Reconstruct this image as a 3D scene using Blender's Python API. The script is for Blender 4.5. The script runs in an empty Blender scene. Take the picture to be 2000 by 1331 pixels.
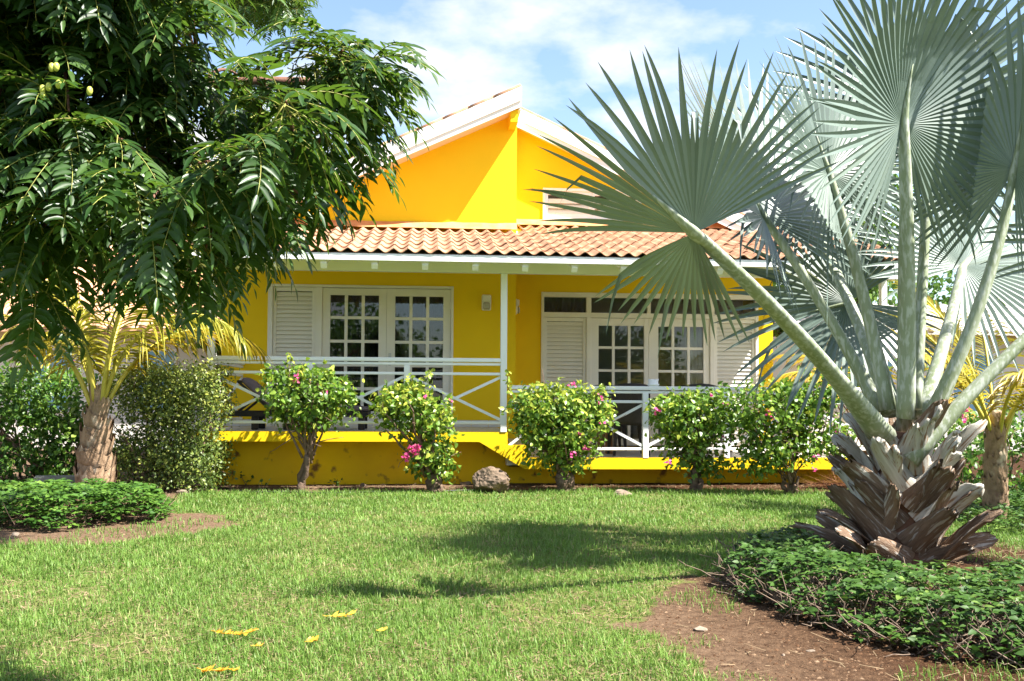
import bpy, math, random
import numpy as np
from mathutils import Vector, Matrix

scene = bpy.context.scene
R_ = math.radians
# ------------------------------------------------------------------ camera
FPX = 1944.0; PSI = R_(4.6); TH = R_(2.2); RHO = R_(0.35); SHP = 35.0
CAM = np.array([0.0, 0.0, 1.12])
_fh = np.array([math.sin(PSI), math.cos(PSI), 0]); _r = np.array([math.cos(PSI), -math.sin(PSI), 0]); _z = np.array([0, 0, 1.0])
FW = _fh*math.cos(TH)+_z*math.sin(TH); _u = -_fh*math.sin(TH)+_z*math.cos(TH)
RT = _r*math.cos(RHO)+_u*math.sin(RHO); UP = _u*math.cos(RHO)-_r*math.sin(RHO)
cam_d = bpy.data.cameras.new('camera'); cam = bpy.data.objects.new('camera', cam_d); scene.collection.objects.link(cam)
cam_d.sensor_width = 36; cam_d.lens = FPX/2000*36; cam_d.shift_y = SHP/2000
cam_d.clip_start = 0.05; cam_d.clip_end = 3000
cam.matrix_world = Matrix(((RT[0], UP[0], -FW[0], CAM[0]), (RT[1], UP[1], -FW[1], CAM[1]), (RT[2], UP[2], -FW[2], CAM[2]), (0, 0, 0, 1)))
scene.camera = cam
def at(px, py, Y=None, Z=None, D=None):
    """place in the garden that was measured at this spot of the photograph"""
    d = FW+RT*((px-1000)/FPX)+UP*((665.5+SHP-py)/FPX)
    t = D if D is not None else (Y/d[1] if Y is not None else (Z-CAM[2])/d[2])
    return CAM+d*t
def pix(P):
    q = np.atleast_2d(P)-CAM; k = q@FW
    return 1000+FPX*(q@RT)/k, 665.5+SHP-FPX*(q@UP)/k, k
# ------------------------------------------------------------------ sun and sky
SUN = np.array([1.91, -1.0, 3.06]); SUN /= np.linalg.norm(SUN)
sun_d = bpy.data.lights.new('sun', 'SUN'); sun = bpy.data.objects.new('sun', sun_d); scene.collection.objects.link(sun)
sun_d.energy = 4.2; sun_d.angle = R_(0.53); sun_d.color = (1.0, 0.955, 0.87)
sun.rotation_euler = Vector(SUN).to_track_quat('Z', 'Y').to_euler(); sun.location = (6, -4, 12)
world = bpy.data.worlds.new('World'); scene.world = world; world.use_nodes = True
def build_world():
    nt = world.node_tree; nt.nodes.clear(); N = nt.nodes.new; L = nt.links.new
    out = N('ShaderNodeOutputWorld'); bg = N('ShaderNodeBackground'); bg.inputs['Strength'].default_value = 0.069
    sky = N('ShaderNodeTexSky'); sky.sky_type = 'NISHITA'; sky.sun_disc = False
    sky.sun_elevation = math.asin(SUN[2]); sky.sun_rotation = math.atan2(SUN[0], SUN[1])
    sky.air_density = 1.0; sky.dust_density = 0.8; sky.ozone_density = 1.1
    tc = N('ShaderNodeTexCoord'); sep = N('ShaderNodeSeparateXYZ'); L(tc.outputs['Generated'], sep.inputs[0])
    zz = N('ShaderNodeMath'); zz.operation = 'MAXIMUM'; L(sep.outputs['Z'], zz.inputs[0]); zz.inputs[1].default_value = 0.0
    za = N('ShaderNodeMath'); za.operation = 'ADD'; L(zz.outputs[0], za.inputs[0]); za.inputs[1].default_value = 0.22
    dv = []
    for ax in ('X', 'Y'):
        d = N('ShaderNodeMath'); d.operation = 'DIVIDE'; L(sep.outputs[ax], d.inputs[0]); L(za.outputs[0], d.inputs[1]); dv.append(d)
    cb = N('ShaderNodeCombineXYZ'); L(dv[0].outputs[0], cb.inputs[0]); L(dv[1].outputs[0], cb.inputs[1])
    mp = N('ShaderNodeMapping'); L(cb.outputs[0], mp.inputs['Vector']); mp.inputs['Location'].default_value = CLOUD_OFF
    ns = N('ShaderNodeTexNoise'); ns.inputs['Scale'].default_value = 1.55; ns.inputs['Detail'].default_value = 9; ns.inputs['Roughness'].default_value = 0.54
    L(mp.outputs[0], ns.inputs['Vector'])
    rp = N('ShaderNodeValToRGB'); L(ns.outputs['Fac'], rp.inputs['Fac'])
    rp.color_ramp.elements[0].position = 0.50; rp.color_ramp.elements[0].color = (0, 0, 0, 1)
    rp.color_ramp.elements[1].position = 0.62; rp.color_ramp.elements[1].color = (1, 1, 1, 1)
    mx = N('ShaderNodeMix'); mx.data_type = 'RGBA'
    L(rp.outputs['Color'], mx.inputs['Factor']); L(sky.outputs['Color'], mx.inputs[6]); mx.inputs[7].default_value = (4.4, 4.4, 4.45, 1)
    L(mx.outputs[2], bg.inputs['Color']); L(bg.outputs[0], out.inputs['Surface'])
CLOUD_OFF = (6.6, 0.3, 0.0)
build_world()
scene.view_settings.view_transform = 'Standard'; scene.view_settings.look = 'None'
scene.view_settings.exposure = 2.12; scene.view_settings.gamma = 1.0
scene.render.engine = 'CYCLES'
cy = scene.cycles
cy.use_denoising = True; cy.max_bounces = 8; cy.diffuse_bounces = 6; cy.glossy_bounces = 3; cy.transmission_bounces = 4
cy.transparent_max_bounces = 8; cy.sample_clamp_indirect = 6.0; cy.caustics_reflective = False; cy.caustics_refractive = False

# ------------------------------------------------------------------ helpers
COL = scene.collection
def tag(o, label=None, cat=None, group=None, kind=None):
    if label: o['label'] = label
    if cat: o['category'] = cat
    if group: o['group'] = group
    if kind: o['kind'] = kind
    return o
def empty(name, loc=(0, 0, 0), label=None, cat=None, group=None):
    o = bpy.data.objects.new(name, None); COL.objects.link(o); o.location = loc; o.empty_display_size = 0.2
    return tag(o, label, cat, group)
WPOS = {}
def link(name, me, parent=None, loc=None, rot=None, scale=None):
    o = bpy.data.objects.new(name, me); COL.objects.link(o)
    w = Vector(loc if loc is not None else (0, 0, 0))
    if parent is not None:
        # parents are never rotated: take off their offset so that loc is a place in the world
        o.parent = parent; o.location = w-WPOS.get(parent.name, Vector(parent.location))
    else: o.location = w
    WPOS[o.name] = w
    if rot is not None: o.rotation_euler = rot
    if scale is not None: o.scale = scale if hasattr(scale, '__len__') else (scale,)*3
    return o
def fast_mesh(name, V, F, mats, tint=None, smooth=True):
    """V (n,3), F list of int arrays (m,k)"""
    me = bpy.data.meshes.new(name); V = np.asarray(V, dtype=np.float32)
    if not isinstance(F, (list, tuple)): F = [F]
    F = [np.asarray(f, dtype=np.int32) for f in F if len(f)]
    nl = sum(f.size for f in F); npoly = sum(len(f) for f in F)
    me.vertices.add(len(V)); me.vertices.foreach_set('co', V.ravel())
    me.loops.add(nl); me.loops.foreach_set('vertex_index', np.concatenate([f.ravel() for f in F]))
    tot = np.concatenate([np.full(len(f), f.shape[1], dtype=np.int32) for f in F])
    st = np.concatenate([[0], np.cumsum(tot)[:-1]]).astype(np.int32)
    me.polygons.add(npoly); me.polygons.foreach_set('loop_start', st); me.polygons.foreach_set('loop_total', tot)
    me.polygons.foreach_set('use_smooth', np.full(npoly, smooth))
    if tint is not None:
        a = me.attributes.new('tint', 'FLOAT', 'POINT'); a.data.foreach_set('value', np.asarray(tint, dtype=np.float32))
    for m in (mats if isinstance(mats, (list, tuple)) else [mats]): me.materials.append(m)
    me.update(calc_edges=True); me.validate()
    return me
class MB:
    def __init__(s): s.v = []; s.q = []; s.t = []; s.ng = []; s.n = 0
    def add(s, V, F):
        V = np.asarray(V, dtype=float).reshape(-1, 3); s.v.append(V)
        for f in F:
            f = [i+s.n for i in f]
            (s.q if len(f) == 4 else s.t if len(f) == 3 else s.ng).append(f)
        s.n += len(V); return s
    def box(s, x0, x1, y0, y1, z0, z1):
        return s.add([(x0, y0, z0), (x1, y0, z0), (x1, y1, z0), (x0, y1, z0), (x0, y0, z1), (x1, y0, z1), (x1, y1, z1), (x0, y1, z1)],
                     [(0, 3, 2, 1), (4, 5, 6, 7), (0, 1, 5, 4), (1, 2, 6, 5), (2, 3, 7, 6), (3, 0, 4, 7)])
    def bbox(s, x0, x1, y0, y1, z0, z1, b=0.006):
        """box with chamfered edges along every side"""
        X = (x0, x0+b, x1-b, x1); Yy = (y0, y0+b, y1-b, y1); Zz = (z0, z0+b, z1-b, z1)
        V = []; idx = {}
        for i, sx in enumerate((0, 3)):
            for j, sy in enumerate((0, 3)):
                for k, sz in enumerate((0, 3)):
                    ix = 1 if sx == 0 else 2; iy = 1 if sy == 0 else 2; iz = 1 if sz == 0 else 2
                    idx[(i, j, k, 'x')] = len(V); V.append((X[sx], Yy[iy], Zz[iz]))
                    idx[(i, j, k, 'y')] = len(V); V.append((X[ix], Yy[sy], Zz[iz]))
                    idx[(i, j, k, 'z')] = len(V); V.append((X[ix], Yy[iy], Zz[sz]))
        g = lambda i, j, k, a: idx[(i, j, k, a)]
        F = [(g(0, 0, 0, 'x'), g(0, 0, 1, 'x'), g(0, 1, 1, 'x'), g(0, 1, 0, 'x')), (g(1, 0, 0, 'x'), g(1, 1, 0, 'x'), g(1, 1, 1, 'x'), g(1, 0, 1, 'x')),
             (g(0, 0, 0, 'y'), g(1, 0, 0, 'y'), g(1, 0, 1, 'y'), g(0, 0, 1, 'y')), (g(0, 1, 0, 'y'), g(0, 1, 1, 'y'), g(1, 1, 1, 'y'), g(1, 1, 0, 'y')),
             (g(0, 0, 0, 'z'), g(0, 1, 0, 'z'), g(1, 1, 0, 'z'), g(1, 0, 0, 'z')), (g(0, 0, 1, 'z'), g(1, 0, 1, 'z'), g(1, 1, 1, 'z'), g(0, 1, 1, 'z'))]
        for i in (0, 1):
            for j in (0, 1): F.append((g(i, j, 0, 'x'), g(i, j, 1, 'x'), g(i, j, 1, 'y'), g(i, j, 0, 'y')))
            for k in (0, 1): F.append((g(i, 0, k, 'x'), g(i, 1, k, 'x'), g(i, 1, k, 'z'), g(i, 0, k, 'z')))
        for j in (0, 1):
            for k in (0, 1): F.append((g(0, j, k, 'y'), g(1, j, k, 'y'), g(1, j, k, 'z'), g(0, j, k, 'z')))
        for i in (0, 1):
            for j in (0, 1):
                for k in (0, 1): F.append((g(i, j, k, 'x'), g(i, j, k, 'y'), g(i, j, k, 'z')))
        return s.add(V, F)
    def prism(s, poly, y0, y1):
        """polygon in XZ drawn along Y"""
        n = len(poly)
        V = [(x, y0, z) for x, z in poly]+[(x, y1, z) for x, z in poly]
        F = [tuple(range(n)), tuple(range(2*n-1, n-1, -1))]+[(i, i+n, (i+1) % n+n, (i+1) % n) for i in range(n)]
        return s.add(V, F)
    def prismx(s, poly, x0, x1):
        """polygon in YZ drawn along X"""
        n = len(poly)
        V = [(x0, y, z) for y, z in poly]+[(x1, y, z) for y, z in poly]
        F = [tuple(range(n)), tuple(range(2*n-1, n-1, -1))]+[(i, i+n, (i+1) % n+n, (i+1) % n) for i in range(n)]
        return s.add(V, F)
    def bar(s, a, b, w, h, upv=(0, 0, 1)):
        a = np.array(a, float); b = np.array(b, float); t = b-a; t /= np.linalg.norm(t)
        sd = np.cross(t, upv); sd /= np.linalg.norm(sd)+1e-9; u = np.cross(sd, t)
        V = [p+sd*w/2*i+u*h/2*j for p in (a, b) for i, j in ((-1, -1), (1, -1), (1, 1), (-1, 1))]
        return s.add(V, [(0, 1, 2, 3), (7, 6, 5, 4), (0, 4, 5, 1), (1, 5, 6, 2), (2, 6, 7, 3), (3, 7, 4, 0)])
    def tube(s, pts, rad, sides=7, flat=1.0, wob=0.0, rng=None):
        P = np.asarray(pts, float); n = len(P); rad = np.broadcast_to(rad, n)
        T = np.gradient(P, axis=0); T /= np.linalg.norm(T, axis=1)[:, None]+1e-9
        ref = np.array([0, 0, 1.0]) if abs(T[0][2]) < 0.9 else np.array([1.0, 0, 0])
        V = []; a = np.linspace(0, 2*math.pi, sides, endpoint=False); sd = np.cross(ref, T[0])
        for i in range(n):
            sd = sd-T[i]*(sd@T[i]); sd /= np.linalg.norm(sd)+1e-9; u = np.cross(T[i], sd)
            rr = rad[i]*(1+(wob*rng.uniform(-1, 1, sides) if wob else 0))
            V.append(P[i]+(np.cos(a)*rr)[:, None]*sd+(np.sin(a)*rr*flat)[:, None]*u)
        V = np.concatenate(V); F = []
        for i in range(n-1):
            for j in range(sides):
                k = (j+1) % sides; F.append((i*sides+j, i*sides+k, (i+1)*sides+k, (i+1)*sides+j))
        F.append(tuple(range(sides-1, -1, -1))); F.append(tuple((n-1)*sides+j for j in range(sides)))
        return s.add(V, F)
    def mesh(s, name, mat, smooth=False):
        me = bpy.data.meshes.new(name); V = np.concatenate(s.v)
        me.from_pydata(V.tolist(), [], s.q+s.t+s.ng); me.materials.append(mat)
        if smooth: me.polygons.foreach_set('use_smooth', np.ones(len(me.polygons), dtype=bool))
        me.update(); return me
    def build(s, name, mat, parent=None, smooth=False):
        return link(name, s.mesh(name, mat, smooth), parent)
def fixn(me):
    import bmesh
    bm = bmesh.new(); bm.from_mesh(me); bmesh.ops.recalc_face_normals(bm, faces=bm.faces); bm.to_mesh(me); bm.free()
def unit(v):
    v = np.asarray(v, float); return v/(np.linalg.norm(v)+1e-12)
def inpoly(x, y, poly):
    x = np.asarray(x); y = np.asarray(y); r = np.zeros(x.shape, bool); n = len(poly)
    for i in range(n):
        (x0, y0), (x1, y1) = poly[i], poly[(i+1) % n]
        if y0 == y1: continue
        c = ((y0 > y) != (y1 > y)) & (x < (x1-x0)*(y-y0)/(y1-y0)+x0); r ^= c
    return r
def wpoly(pts): return [tuple(at(px, py, Z=0)[:2]) for px, py in pts]
def vnoise(x, y, s, seed=0):
    """cheap smooth value noise"""
    rs = np.random.RandomState(seed); T = rs.rand(64, 64)
    x = np.asarray(x)/s+100; y = np.asarray(y)/s+100; xi = np.floor(x).astype(int); yi = np.floor(y).astype(int)
    fx = x-xi; fy = y-yi; fx = fx*fx*(3-2*fx); fy = fy*fy*(3-2*fy); g = lambda a, b: T[a % 64, b % 64]
    return (g(xi, yi)*(1-fx)+g(xi+1, yi)*fx)*(1-fy)+(g(xi, yi+1)*(1-fx)+g(xi+1, yi+1)*fx)*fy

# ------------------------------------------------------------------ materials
def mat(name):
    m = bpy.data.materials.new(name); m.use_nodes = True; m.node_tree.nodes.clear(); return m, m.node_tree.nodes.new, m.node_tree.links.new
def surf(name, c1, c2=None, rough=0.6, nscale=4.0, bump=0.0, bscale=60.0, spec=0.4, stretch=(1, 1, 1), c3=None, c3scale=12.0, c3cut=(0.58, 0.68), coord='Object', detail=6, objvar=0.0, dist=0.01):
    """painted, wooden, mineral surface: two tones by noise, optional third tone in patches, fine relief"""
    m, N, L = mat(name)
    out = N('ShaderNodeOutputMaterial'); b = N('ShaderNodeBsdfPrincipled'); L(b.outputs[0], out.inputs['Surface'])
    b.inputs['Roughness'].default_value = rough; b.inputs['Specular IOR Level'].default_value = spec
    tc = N('ShaderNodeTexCoord'); mp = N('ShaderNodeMapping'); L(tc.outputs[coord], mp.inputs['Vector']); mp.inputs['Scale'].default_value = stretch
    vec = mp.outputs[0]
    if objvar:
        oi = N('ShaderNodeObjectInfo'); va = N('ShaderNodeVectorMath'); va.operation = 'SCALE'; va.inputs[0].default_value = (37, 53, 71); L(oi.outputs['Random'], va.inputs['Scale'])
        vb = N('ShaderNodeVectorMath'); L(vec, vb.inputs[0]); L(va.outputs[0], vb.inputs[1]); vec = vb.outputs[0]
    ns = N('ShaderNodeTexNoise'); ns.inputs['Scale'].default_value = nscale; ns.inputs['Detail'].default_value = detail; L(vec, ns.inputs['Vector'])
    rp = N('ShaderNodeMapRange'); L(ns.outputs['Fac'], rp.inputs['Value']); rp.inputs['From Min'].default_value = 0.3; rp.inputs['From Max'].default_value = 0.7
    mx = N('ShaderNodeMix'); mx.data_type = 'RGBA'; L(rp.outputs[0], mx.inputs['Factor'])
    mx.inputs[6].default_value = (*c1, 1); mx.inputs[7].default_value = (*(c2 or c1), 1); colr = mx.outputs[2]
    if c3:
        n3 = N('ShaderNodeTexNoise'); n3.inputs['Scale'].default_value = c3scale; n3.inputs['Detail'].default_value = 4; L(vec, n3.inputs['Vector'])
        r3 = N('ShaderNodeMapRange'); L(n3.outputs['Fac'], r3.inputs['Value']); r3.inputs['From Min'].default_value = c3cut[0]; r3.inputs['From Max'].default_value = c3cut[1]
        m3 = N('ShaderNodeMix'); m3.data_type = 'RGBA'; L(r3.outputs[0], m3.inputs['Factor']); L(colr, m3.inputs[6]); m3.inputs[7].default_value = (*c3, 1); colr = m3.outputs[2]
    if objvar:
        hs = N('ShaderNodeHueSaturation'); mr = N('ShaderNodeMapRange'); L(oi.outputs['Random'], mr.inputs['Value'])
        mr.inputs['To Min'].default_value = 1-objvar; mr.inputs['To Max'].default_value = 1+objvar; L(mr.outputs[0], hs.inputs['Value']); L(colr, hs.inputs['Color']); colr = hs.outputs[0]
    L(colr, b.inputs['Base Color'])
    if bump:
        nb = N('ShaderNodeTexNoise'); nb.inputs['Scale'].default_value = bscale; nb.inputs['Detail'].default_value = 5; L(vec, nb.inputs['Vector'])
        bp = N('ShaderNodeBump'); bp.inputs['Strength'].default_value = bump; bp.inputs['Distance'].default_value = dist; L(nb.outputs['Fac'], bp.inputs['Height']); L(bp.outputs[0], b.inputs['Normal'])
    return m
def leafmat(name, c1, c2, c3=None, rough=0.42, trans=0.35, tcol=None, spec=0.5, obj=False, nscale=30.0, namp=0.25):
    """leaf: tint attribute (or the object's own random) picks the tone; light passes through"""
    m, N, L = mat(name)
    out = N('ShaderNodeOutputMaterial'); b = N('ShaderNodeBsdfPrincipled'); b.inputs['Roughness'].default_value = rough; b.inputs['Specular IOR Level'].default_value = spec
    if obj: a = N('ShaderNodeObjectInfo'); fac = a.outputs['Random']
    else: a = N('ShaderNodeAttribute'); a.attribute_name = 'tint'; fac = a.outputs['Fac']
    rp = N('ShaderNodeValToRGB'); L(fac, rp.inputs['Fac']); e = rp.color_ramp.elements
    e[0].position = 0; e[0].color = (*c1, 1); e[1].position = 1 if c3 is None else 0.55; e[1].color = (*c2, 1)
    if c3: x = e.new(1.0); x.color = (*c3, 1)
    tc = N('ShaderNodeTexCoord'); ns = N('ShaderNodeTexNoise'); ns.inputs['Scale'].default_value = nscale; L(tc.outputs['Object'], ns.inputs['Vector'])
    mr = N('ShaderNodeMapRange'); L(ns.outputs['Fac'], mr.inputs['Value']); mr.inputs['From Min'].default_value = 0.3; mr.inputs['From Max'].default_value = 0.7; mr.inputs['To Min'].default_value = 1-namp; mr.inputs['To Max'].default_value = 1+namp
    hs = N('ShaderNodeHueSaturation'); L(mr.outputs[0], hs.inputs['Value']); L(rp.outputs[0], hs.inputs['Color'])
    L(hs.outputs[0], b.inputs['Base Color'])
    t = N('ShaderNodeBsdfTranslucent')
    if tcol: mm = N('ShaderNodeMix'); mm.data_type = 'RGBA'; mm.blend_type = 'MIX'; mm.inputs['Factor'].default_value = 0.6; L(hs.outputs[0], mm.inputs[6]); mm.inputs[7].default_value = (*tcol, 1); L(mm.outputs[2], t.inputs['Color'])
    else: L(hs.outputs[0], t.inputs['Color'])
    ms = N('ShaderNodeMixShader'); ms.inputs[0].default_value = trans; L(b.outputs[0], ms.inputs[1]); L(t.outputs[0], ms.inputs[2]); L(ms.outputs[0], out.inputs['Surface'])
    return m
M = {}
YEL = (0.89, 0.585, 0.005)
M['yellow'] = surf('yellow_paint', YEL, (0.84, 0.545, 0.005), 0.7, 1.3, 0.25, 90, 0.25)
M['plinth'] = surf('yellow_paint_stained', YEL, (0.72, 0.42, 0.012), 0.75, 1.6, 0.35, 70, 0.2, c3=(0.20, 0.10, 0.025), c3scale=6.5, c3cut=(0.60, 0.72))
M['white'] = surf('white_paint', (0.85, 0.85, 0.86), (0.80, 0.80, 0.80), 0.45, 3.0, 0.08, 80, 0.4)
M['cream'] = surf('cream_paint', (0.82, 0.78, 0.71), (0.77, 0.73, 0.66), 0.45, 3.0, 0.08, 80, 0.4)
M['soffit'] = surf('soffit_paint', (0.78, 0.70, 0.58), (0.74, 0.66, 0.54), 0.6, 2.0)
M['tile'] = surf('terracotta_tile', (0.34, 0.165, 0.09), (0.47, 0.275, 0.175), 0.8, 9.0, 0.3, 60, 0.2, c3=(0.17, 0.095, 0.06), c3scale=3.2, c3cut=(0.63, 0.76), objvar=0.13)
M['mortar'] = surf('terracotta_mortar', (0.58, 0.22, 0.08), (0.66, 0.32, 0.15), 0.85, 6.0, 0.4, 40, 0.2)
M['floor'] = surf('porch_tiles', (0.68, 0.64, 0.58), (0.61, 0.57, 0.51), 0.35, 2.0)
M['basetile'] = surf('skirting_tile', (0.66, 0.64, 0.60), (0.60, 0.58, 0.55), 0.3, 3.0)
M['dark'] = surf('dark_wicker', (0.022, 0.019, 0.018), (0.035, 0.03, 0.028), 0.5, 30, 0.5, 150)
M['cushion'] = surf('mauve_cushion', (0.24, 0.19, 0.22), (0.20, 0.16, 0.185), 0.9, 20, 0.3, 300, 0.1)
M['wood'] = surf('table_wood', (0.33, 0.17, 0.075), (0.24, 0.115, 0.05), 0.55, 5, 0.2, 40, 0.3, stretch=(6, 6, 0.6))
M['steel'] = surf('steel', (0.55, 0.55, 0.55), None, 0.3)
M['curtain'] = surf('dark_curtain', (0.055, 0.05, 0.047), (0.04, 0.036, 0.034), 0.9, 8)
M['sheer'] = surf('white_curtain', (0.62, 0.60, 0.58), None, 0.9)
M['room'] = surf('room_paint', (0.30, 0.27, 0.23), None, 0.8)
M['frost'] = surf('frosted_glass', (0.50, 0.46, 0.36), (0.40, 0.36, 0.27), 0.25, 40, 0.4, 120, 0.6)
M['rock'] = surf('rock', (0.20, 0.145, 0.10), (0.10, 0.075, 0.06), 0.9, 5, 1.0, 12, 0.12, c3=(0.33, 0.22, 0.14), c3scale=4, dist=0.05)
M['stone'] = surf('pale_stone', (0.27, 0.215, 0.165), (0.19, 0.14, 0.105), 0.9, 9, 0.8, 30, 0.15, objvar=0.25)
M['block'] = surf('concrete_block', (0.25, 0.25, 0.23), (0.15, 0.16, 0.15), 0.95, 9, 0.9, 40, 0.1, c3=(0.36, 0.24, 0.16), c3scale=3)
M['hose'] = surf('black_hose', (0.015, 0.015, 0.016), None, 0.35)
M['bark'] = surf('gnarled_bark', (0.20, 0.14, 0.10), (0.09, 0.06, 0.045), 0.9, 12, 0.9, 35, 0.1, dist=0.02)
M['twig'] = surf('twig_bark', (0.23, 0.15, 0.105), (0.12, 0.08, 0.06), 0.85, 20, 0.4, 60, 0.15)
M['neembark'] = surf('reddish_bark', (0.20, 0.10, 0.07), (0.12, 0.06, 0.045), 0.8, 25, 0.5, 60, 0.2)
M['pane'] = None
def glass():
    m, N, L = mat('window_glass'); out = N('ShaderNodeOutputMaterial'); g = N('ShaderNodeBsdfGlossy'); g.inputs['Roughness'].default_value = 0.015; g.inputs['Color'].default_value = (0.95, 0.97, 1, 1)
    t = N('ShaderNodeBsdfTransparent'); t.inputs['Color'].default_value = (0.80, 0.83, 0.83, 1); f = N('ShaderNodeFresnel'); f.inputs['IOR'].default_value = 1.5
    ms = N('ShaderNodeMixShader'); L(f.outputs[0], ms.inputs[0]); L(t.outputs[0], ms.inputs[1]); L(g.outputs[0], ms.inputs[2]); L(ms.outputs[0], out.inputs['Surface']); return m
M['pane'] = glass()
# ================================================================== the villa
YF, YL, YR = 12.5, 14.5, 15.3           # front of the porch, left front wall, right front wall (set back)
ZU, ZL = 0.674, 0.352                   # upper and lower porch floor
XC = 1.22                               # corner between the two walls, under the ridge
villa = empty('yellow_villa', (1.2, YL, 0), 'bright yellow villa with white porch railings and terracotta tiled roofs', 'house')
XRID = 1.15
zrl = lambda x: 5.27-0.463*(XRID-x)     # underside of the left roof slope
zrr = lambda x: 5.36-0.45*(x-XRID)      # underside of the right roof slope
# ---- walls
w = MB()
w.prism([(-3.0, 0), (-2.352, 0), (-2.352, zrl(-2.352)), (-3.0, zrl(-3.0))], YL, YL+.2)
w.prism([(-2.352, 2.72), (0.307, 2.72), (0.307, zrl(.307)), (-2.352, zrl(-2.352))], YL, YL+.2)
w.prism([(0.307, 0), (XC, 0), (XC, zrl(XRID)), (XRID, zrl(XRID)), (0.307, zrl(.307))], YL, YL+.2)
w.prism([(-2.352, 0), (0.307, 0), (0.307, ZU-.002), (-2.352, ZU-.002)], YL, YL+.2)
w.box(XC-.2, XC-.001, YL+.2, YR+.2, 0, 5.2)                     # short side wall at the corner
fix = w.build('front_wall', M['yellow'], villa)
w = MB()
XW = 5.36
w.prism([(XC, 0), (1.679, 0), (1.679, 3.842), (XC, 3.842)], YR, YR+.2)
w.prism([(1.679, 2.745), (5.117, 2.745), (5.117, 3.5), (3.25, 3.842), (1.679, 3.842)], YR, YR+.2)
w.prism([(5.117, 0), (XW, 0), (XW, zrr(XW)), (5.117, zrr(5.117))], YR, YR+.2)
w.prism([(XC, 3.842), (1.695, 3.842), (1.695, 4.37), (XC, 4.37)], YR, YR+.2)
w.prism([(XC, 4.37), (3.25, 4.37), (3.25, zrr(3.25)), (XC, zrr(XC))], YR, YR+.2)
w.prism([(3.25, 3.842), (5.117, 3.5), (5.117, zrr(5.117)), (3.25, zrr(3.25))], YR, YR+.2)
w.box(1.679, 5.117, YR, YR+.2, 0, ZL-.002)
w.build('set_back_wall', M['yellow'], villa)
w = MB(); w.box(-3.0, -2.8, YL+.2, 21, 0, 3.3); w.box(XW-.2, XW, YR+.2, 21, 0, 3.4); w.box(-3.0, XW, 21, 21.2, 0, 3.3)
w.build('outer_wall', M['yellow'], villa)
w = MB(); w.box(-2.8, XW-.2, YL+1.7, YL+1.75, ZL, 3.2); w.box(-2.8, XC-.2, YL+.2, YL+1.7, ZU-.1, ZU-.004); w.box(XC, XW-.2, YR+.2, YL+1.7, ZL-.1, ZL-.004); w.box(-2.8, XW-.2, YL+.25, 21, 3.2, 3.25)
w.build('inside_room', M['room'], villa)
# ---- plinth and slabs
w = MB(); w.box(-2.9, 1.0, 12.86, YL, -.1, .551); w.box(1.0, 6.0, 12.86, YR, -.1, .215); w.build('plinth', M['plinth'], villa)
XE = 5.98
sl = MB()
poly = [(-2.86, .552), (.60, .552), (1.17, .212), (XE, .212), (XE, ZL), (1.213, ZL), (1.213, .512), (.955, .512), (.955, ZU), (-2.86, ZU)]
sl.prism(poly, YF-.03, YF+.12)
sl.build('porch_edge', M['yellow'], villa)
def piece(parent, name, mb, m): return mb.build(name, m, parent)
fl = MB(); fl.box(-2.86, .955, YF+.12, YL, .552, ZU-.004); fl.box(1.213, XE, YF+.12, YR, .212, ZL-.004); fl.box(.955, 1.213, YF+.12, YR, .25, .508)
porch_floor = fl.build('porch_floor', M['floor'], villa)
tm = MB(); tm.bbox(0, .294, 0, .294, 0, .004, .0015); tmesh = tm.mesh('floor_tile', M['floor'])
for i in range(12):
    for j in range(6): link('floor_tile', tmesh, porch_floor, (-2.83+i*.3, YF+.125+j*.3, ZU-.004))
for i in range(15):
    for j in range(8): link('floor_tile', tmesh, porch_floor, (1.24+i*.3, YF+.125+j*.3, ZL-.004))
# skirting
bt = MB(); bt.bbox(0, .245, 0, .012, 0, .1, .002); btm = bt.mesh('skirting_tile', M['basetile'])
for x in (-2.97, -2.72, .33, .58, .83): link('skirting_tile', btm, villa, (x, YL-.0125, ZU+.001))
for x in (1.23, 1.43, 5.115): link('skirting_tile', btm, villa, (x, YR-.0125, ZL+.001))
# ---- porch roof
SL = 0.27; ang = math.atan(SL)
zr = lambda y: 2.80+SL*(y-11.8)         # underside of the tiles
roof = MB()
X0, X1 = -3.3, 6.05
roof.prismx([(11.86, zr(11.86)-.03), (YL, zr(YL)-.03), (YL, zr(YL)-.006), (11.86, zr(11.86)-.006)], X0, XC)
roof.prismx([(11.86, zr(11.86)-.03), (YR, zr(YR)-.03), (YR, zr(YR)-.006), (11.86, zr(11.86)-.006)], XC, X1)
proof = roof.build('porch_roof', M['white'], villa)
TW, TL, AMP = .1765, .44, .027
def tile_mesh():
    nx = 10; V = []; F = []
    for k, (yy, dz) in enumerate(((0, .018), (TL+.05, 0.0))):
        for lay in (0, 1):
            for i in range(nx+1):
                t = i/nx; x = t*(TW+.012)
                s_ = math.cos(2*math.pi*t); z = AMP*(s_ if s_ > 0 else s_*0.85)+AMP
                V.append((x, yy, z+dz-(0.013 if lay else 0)))
    n = nx+1
    for i in range(nx):
        F += [(i, i+1, 2*n+i+1, 2*n+i), (n+i+1, n+i, 3*n+i, 3*n+i+1), (n+i, n+i+1, i+1, i), (2*n+i, 2*n+i+1, 3*n+i+1, 3*n+i)]
    F += [(0, 2*n, 3*n, n), (nx, n+nx, 3*n+nx, 2*n+nx)]
    return MB().add(V, F).mesh('tile', M['tile'], True)
tmesh2 = tile_mesh(); rng = np.random.RandomState(4)
rest_v = []; rest_f = []; nrest = 0; tv = np.array([v.co[:] for v in tmesh2.vertices]); tf = [tuple(p.vertices) for p in tmesh2.polygons]
ca, sa = math.cos(ang), math.sin(ang); ntile = 0
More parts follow.
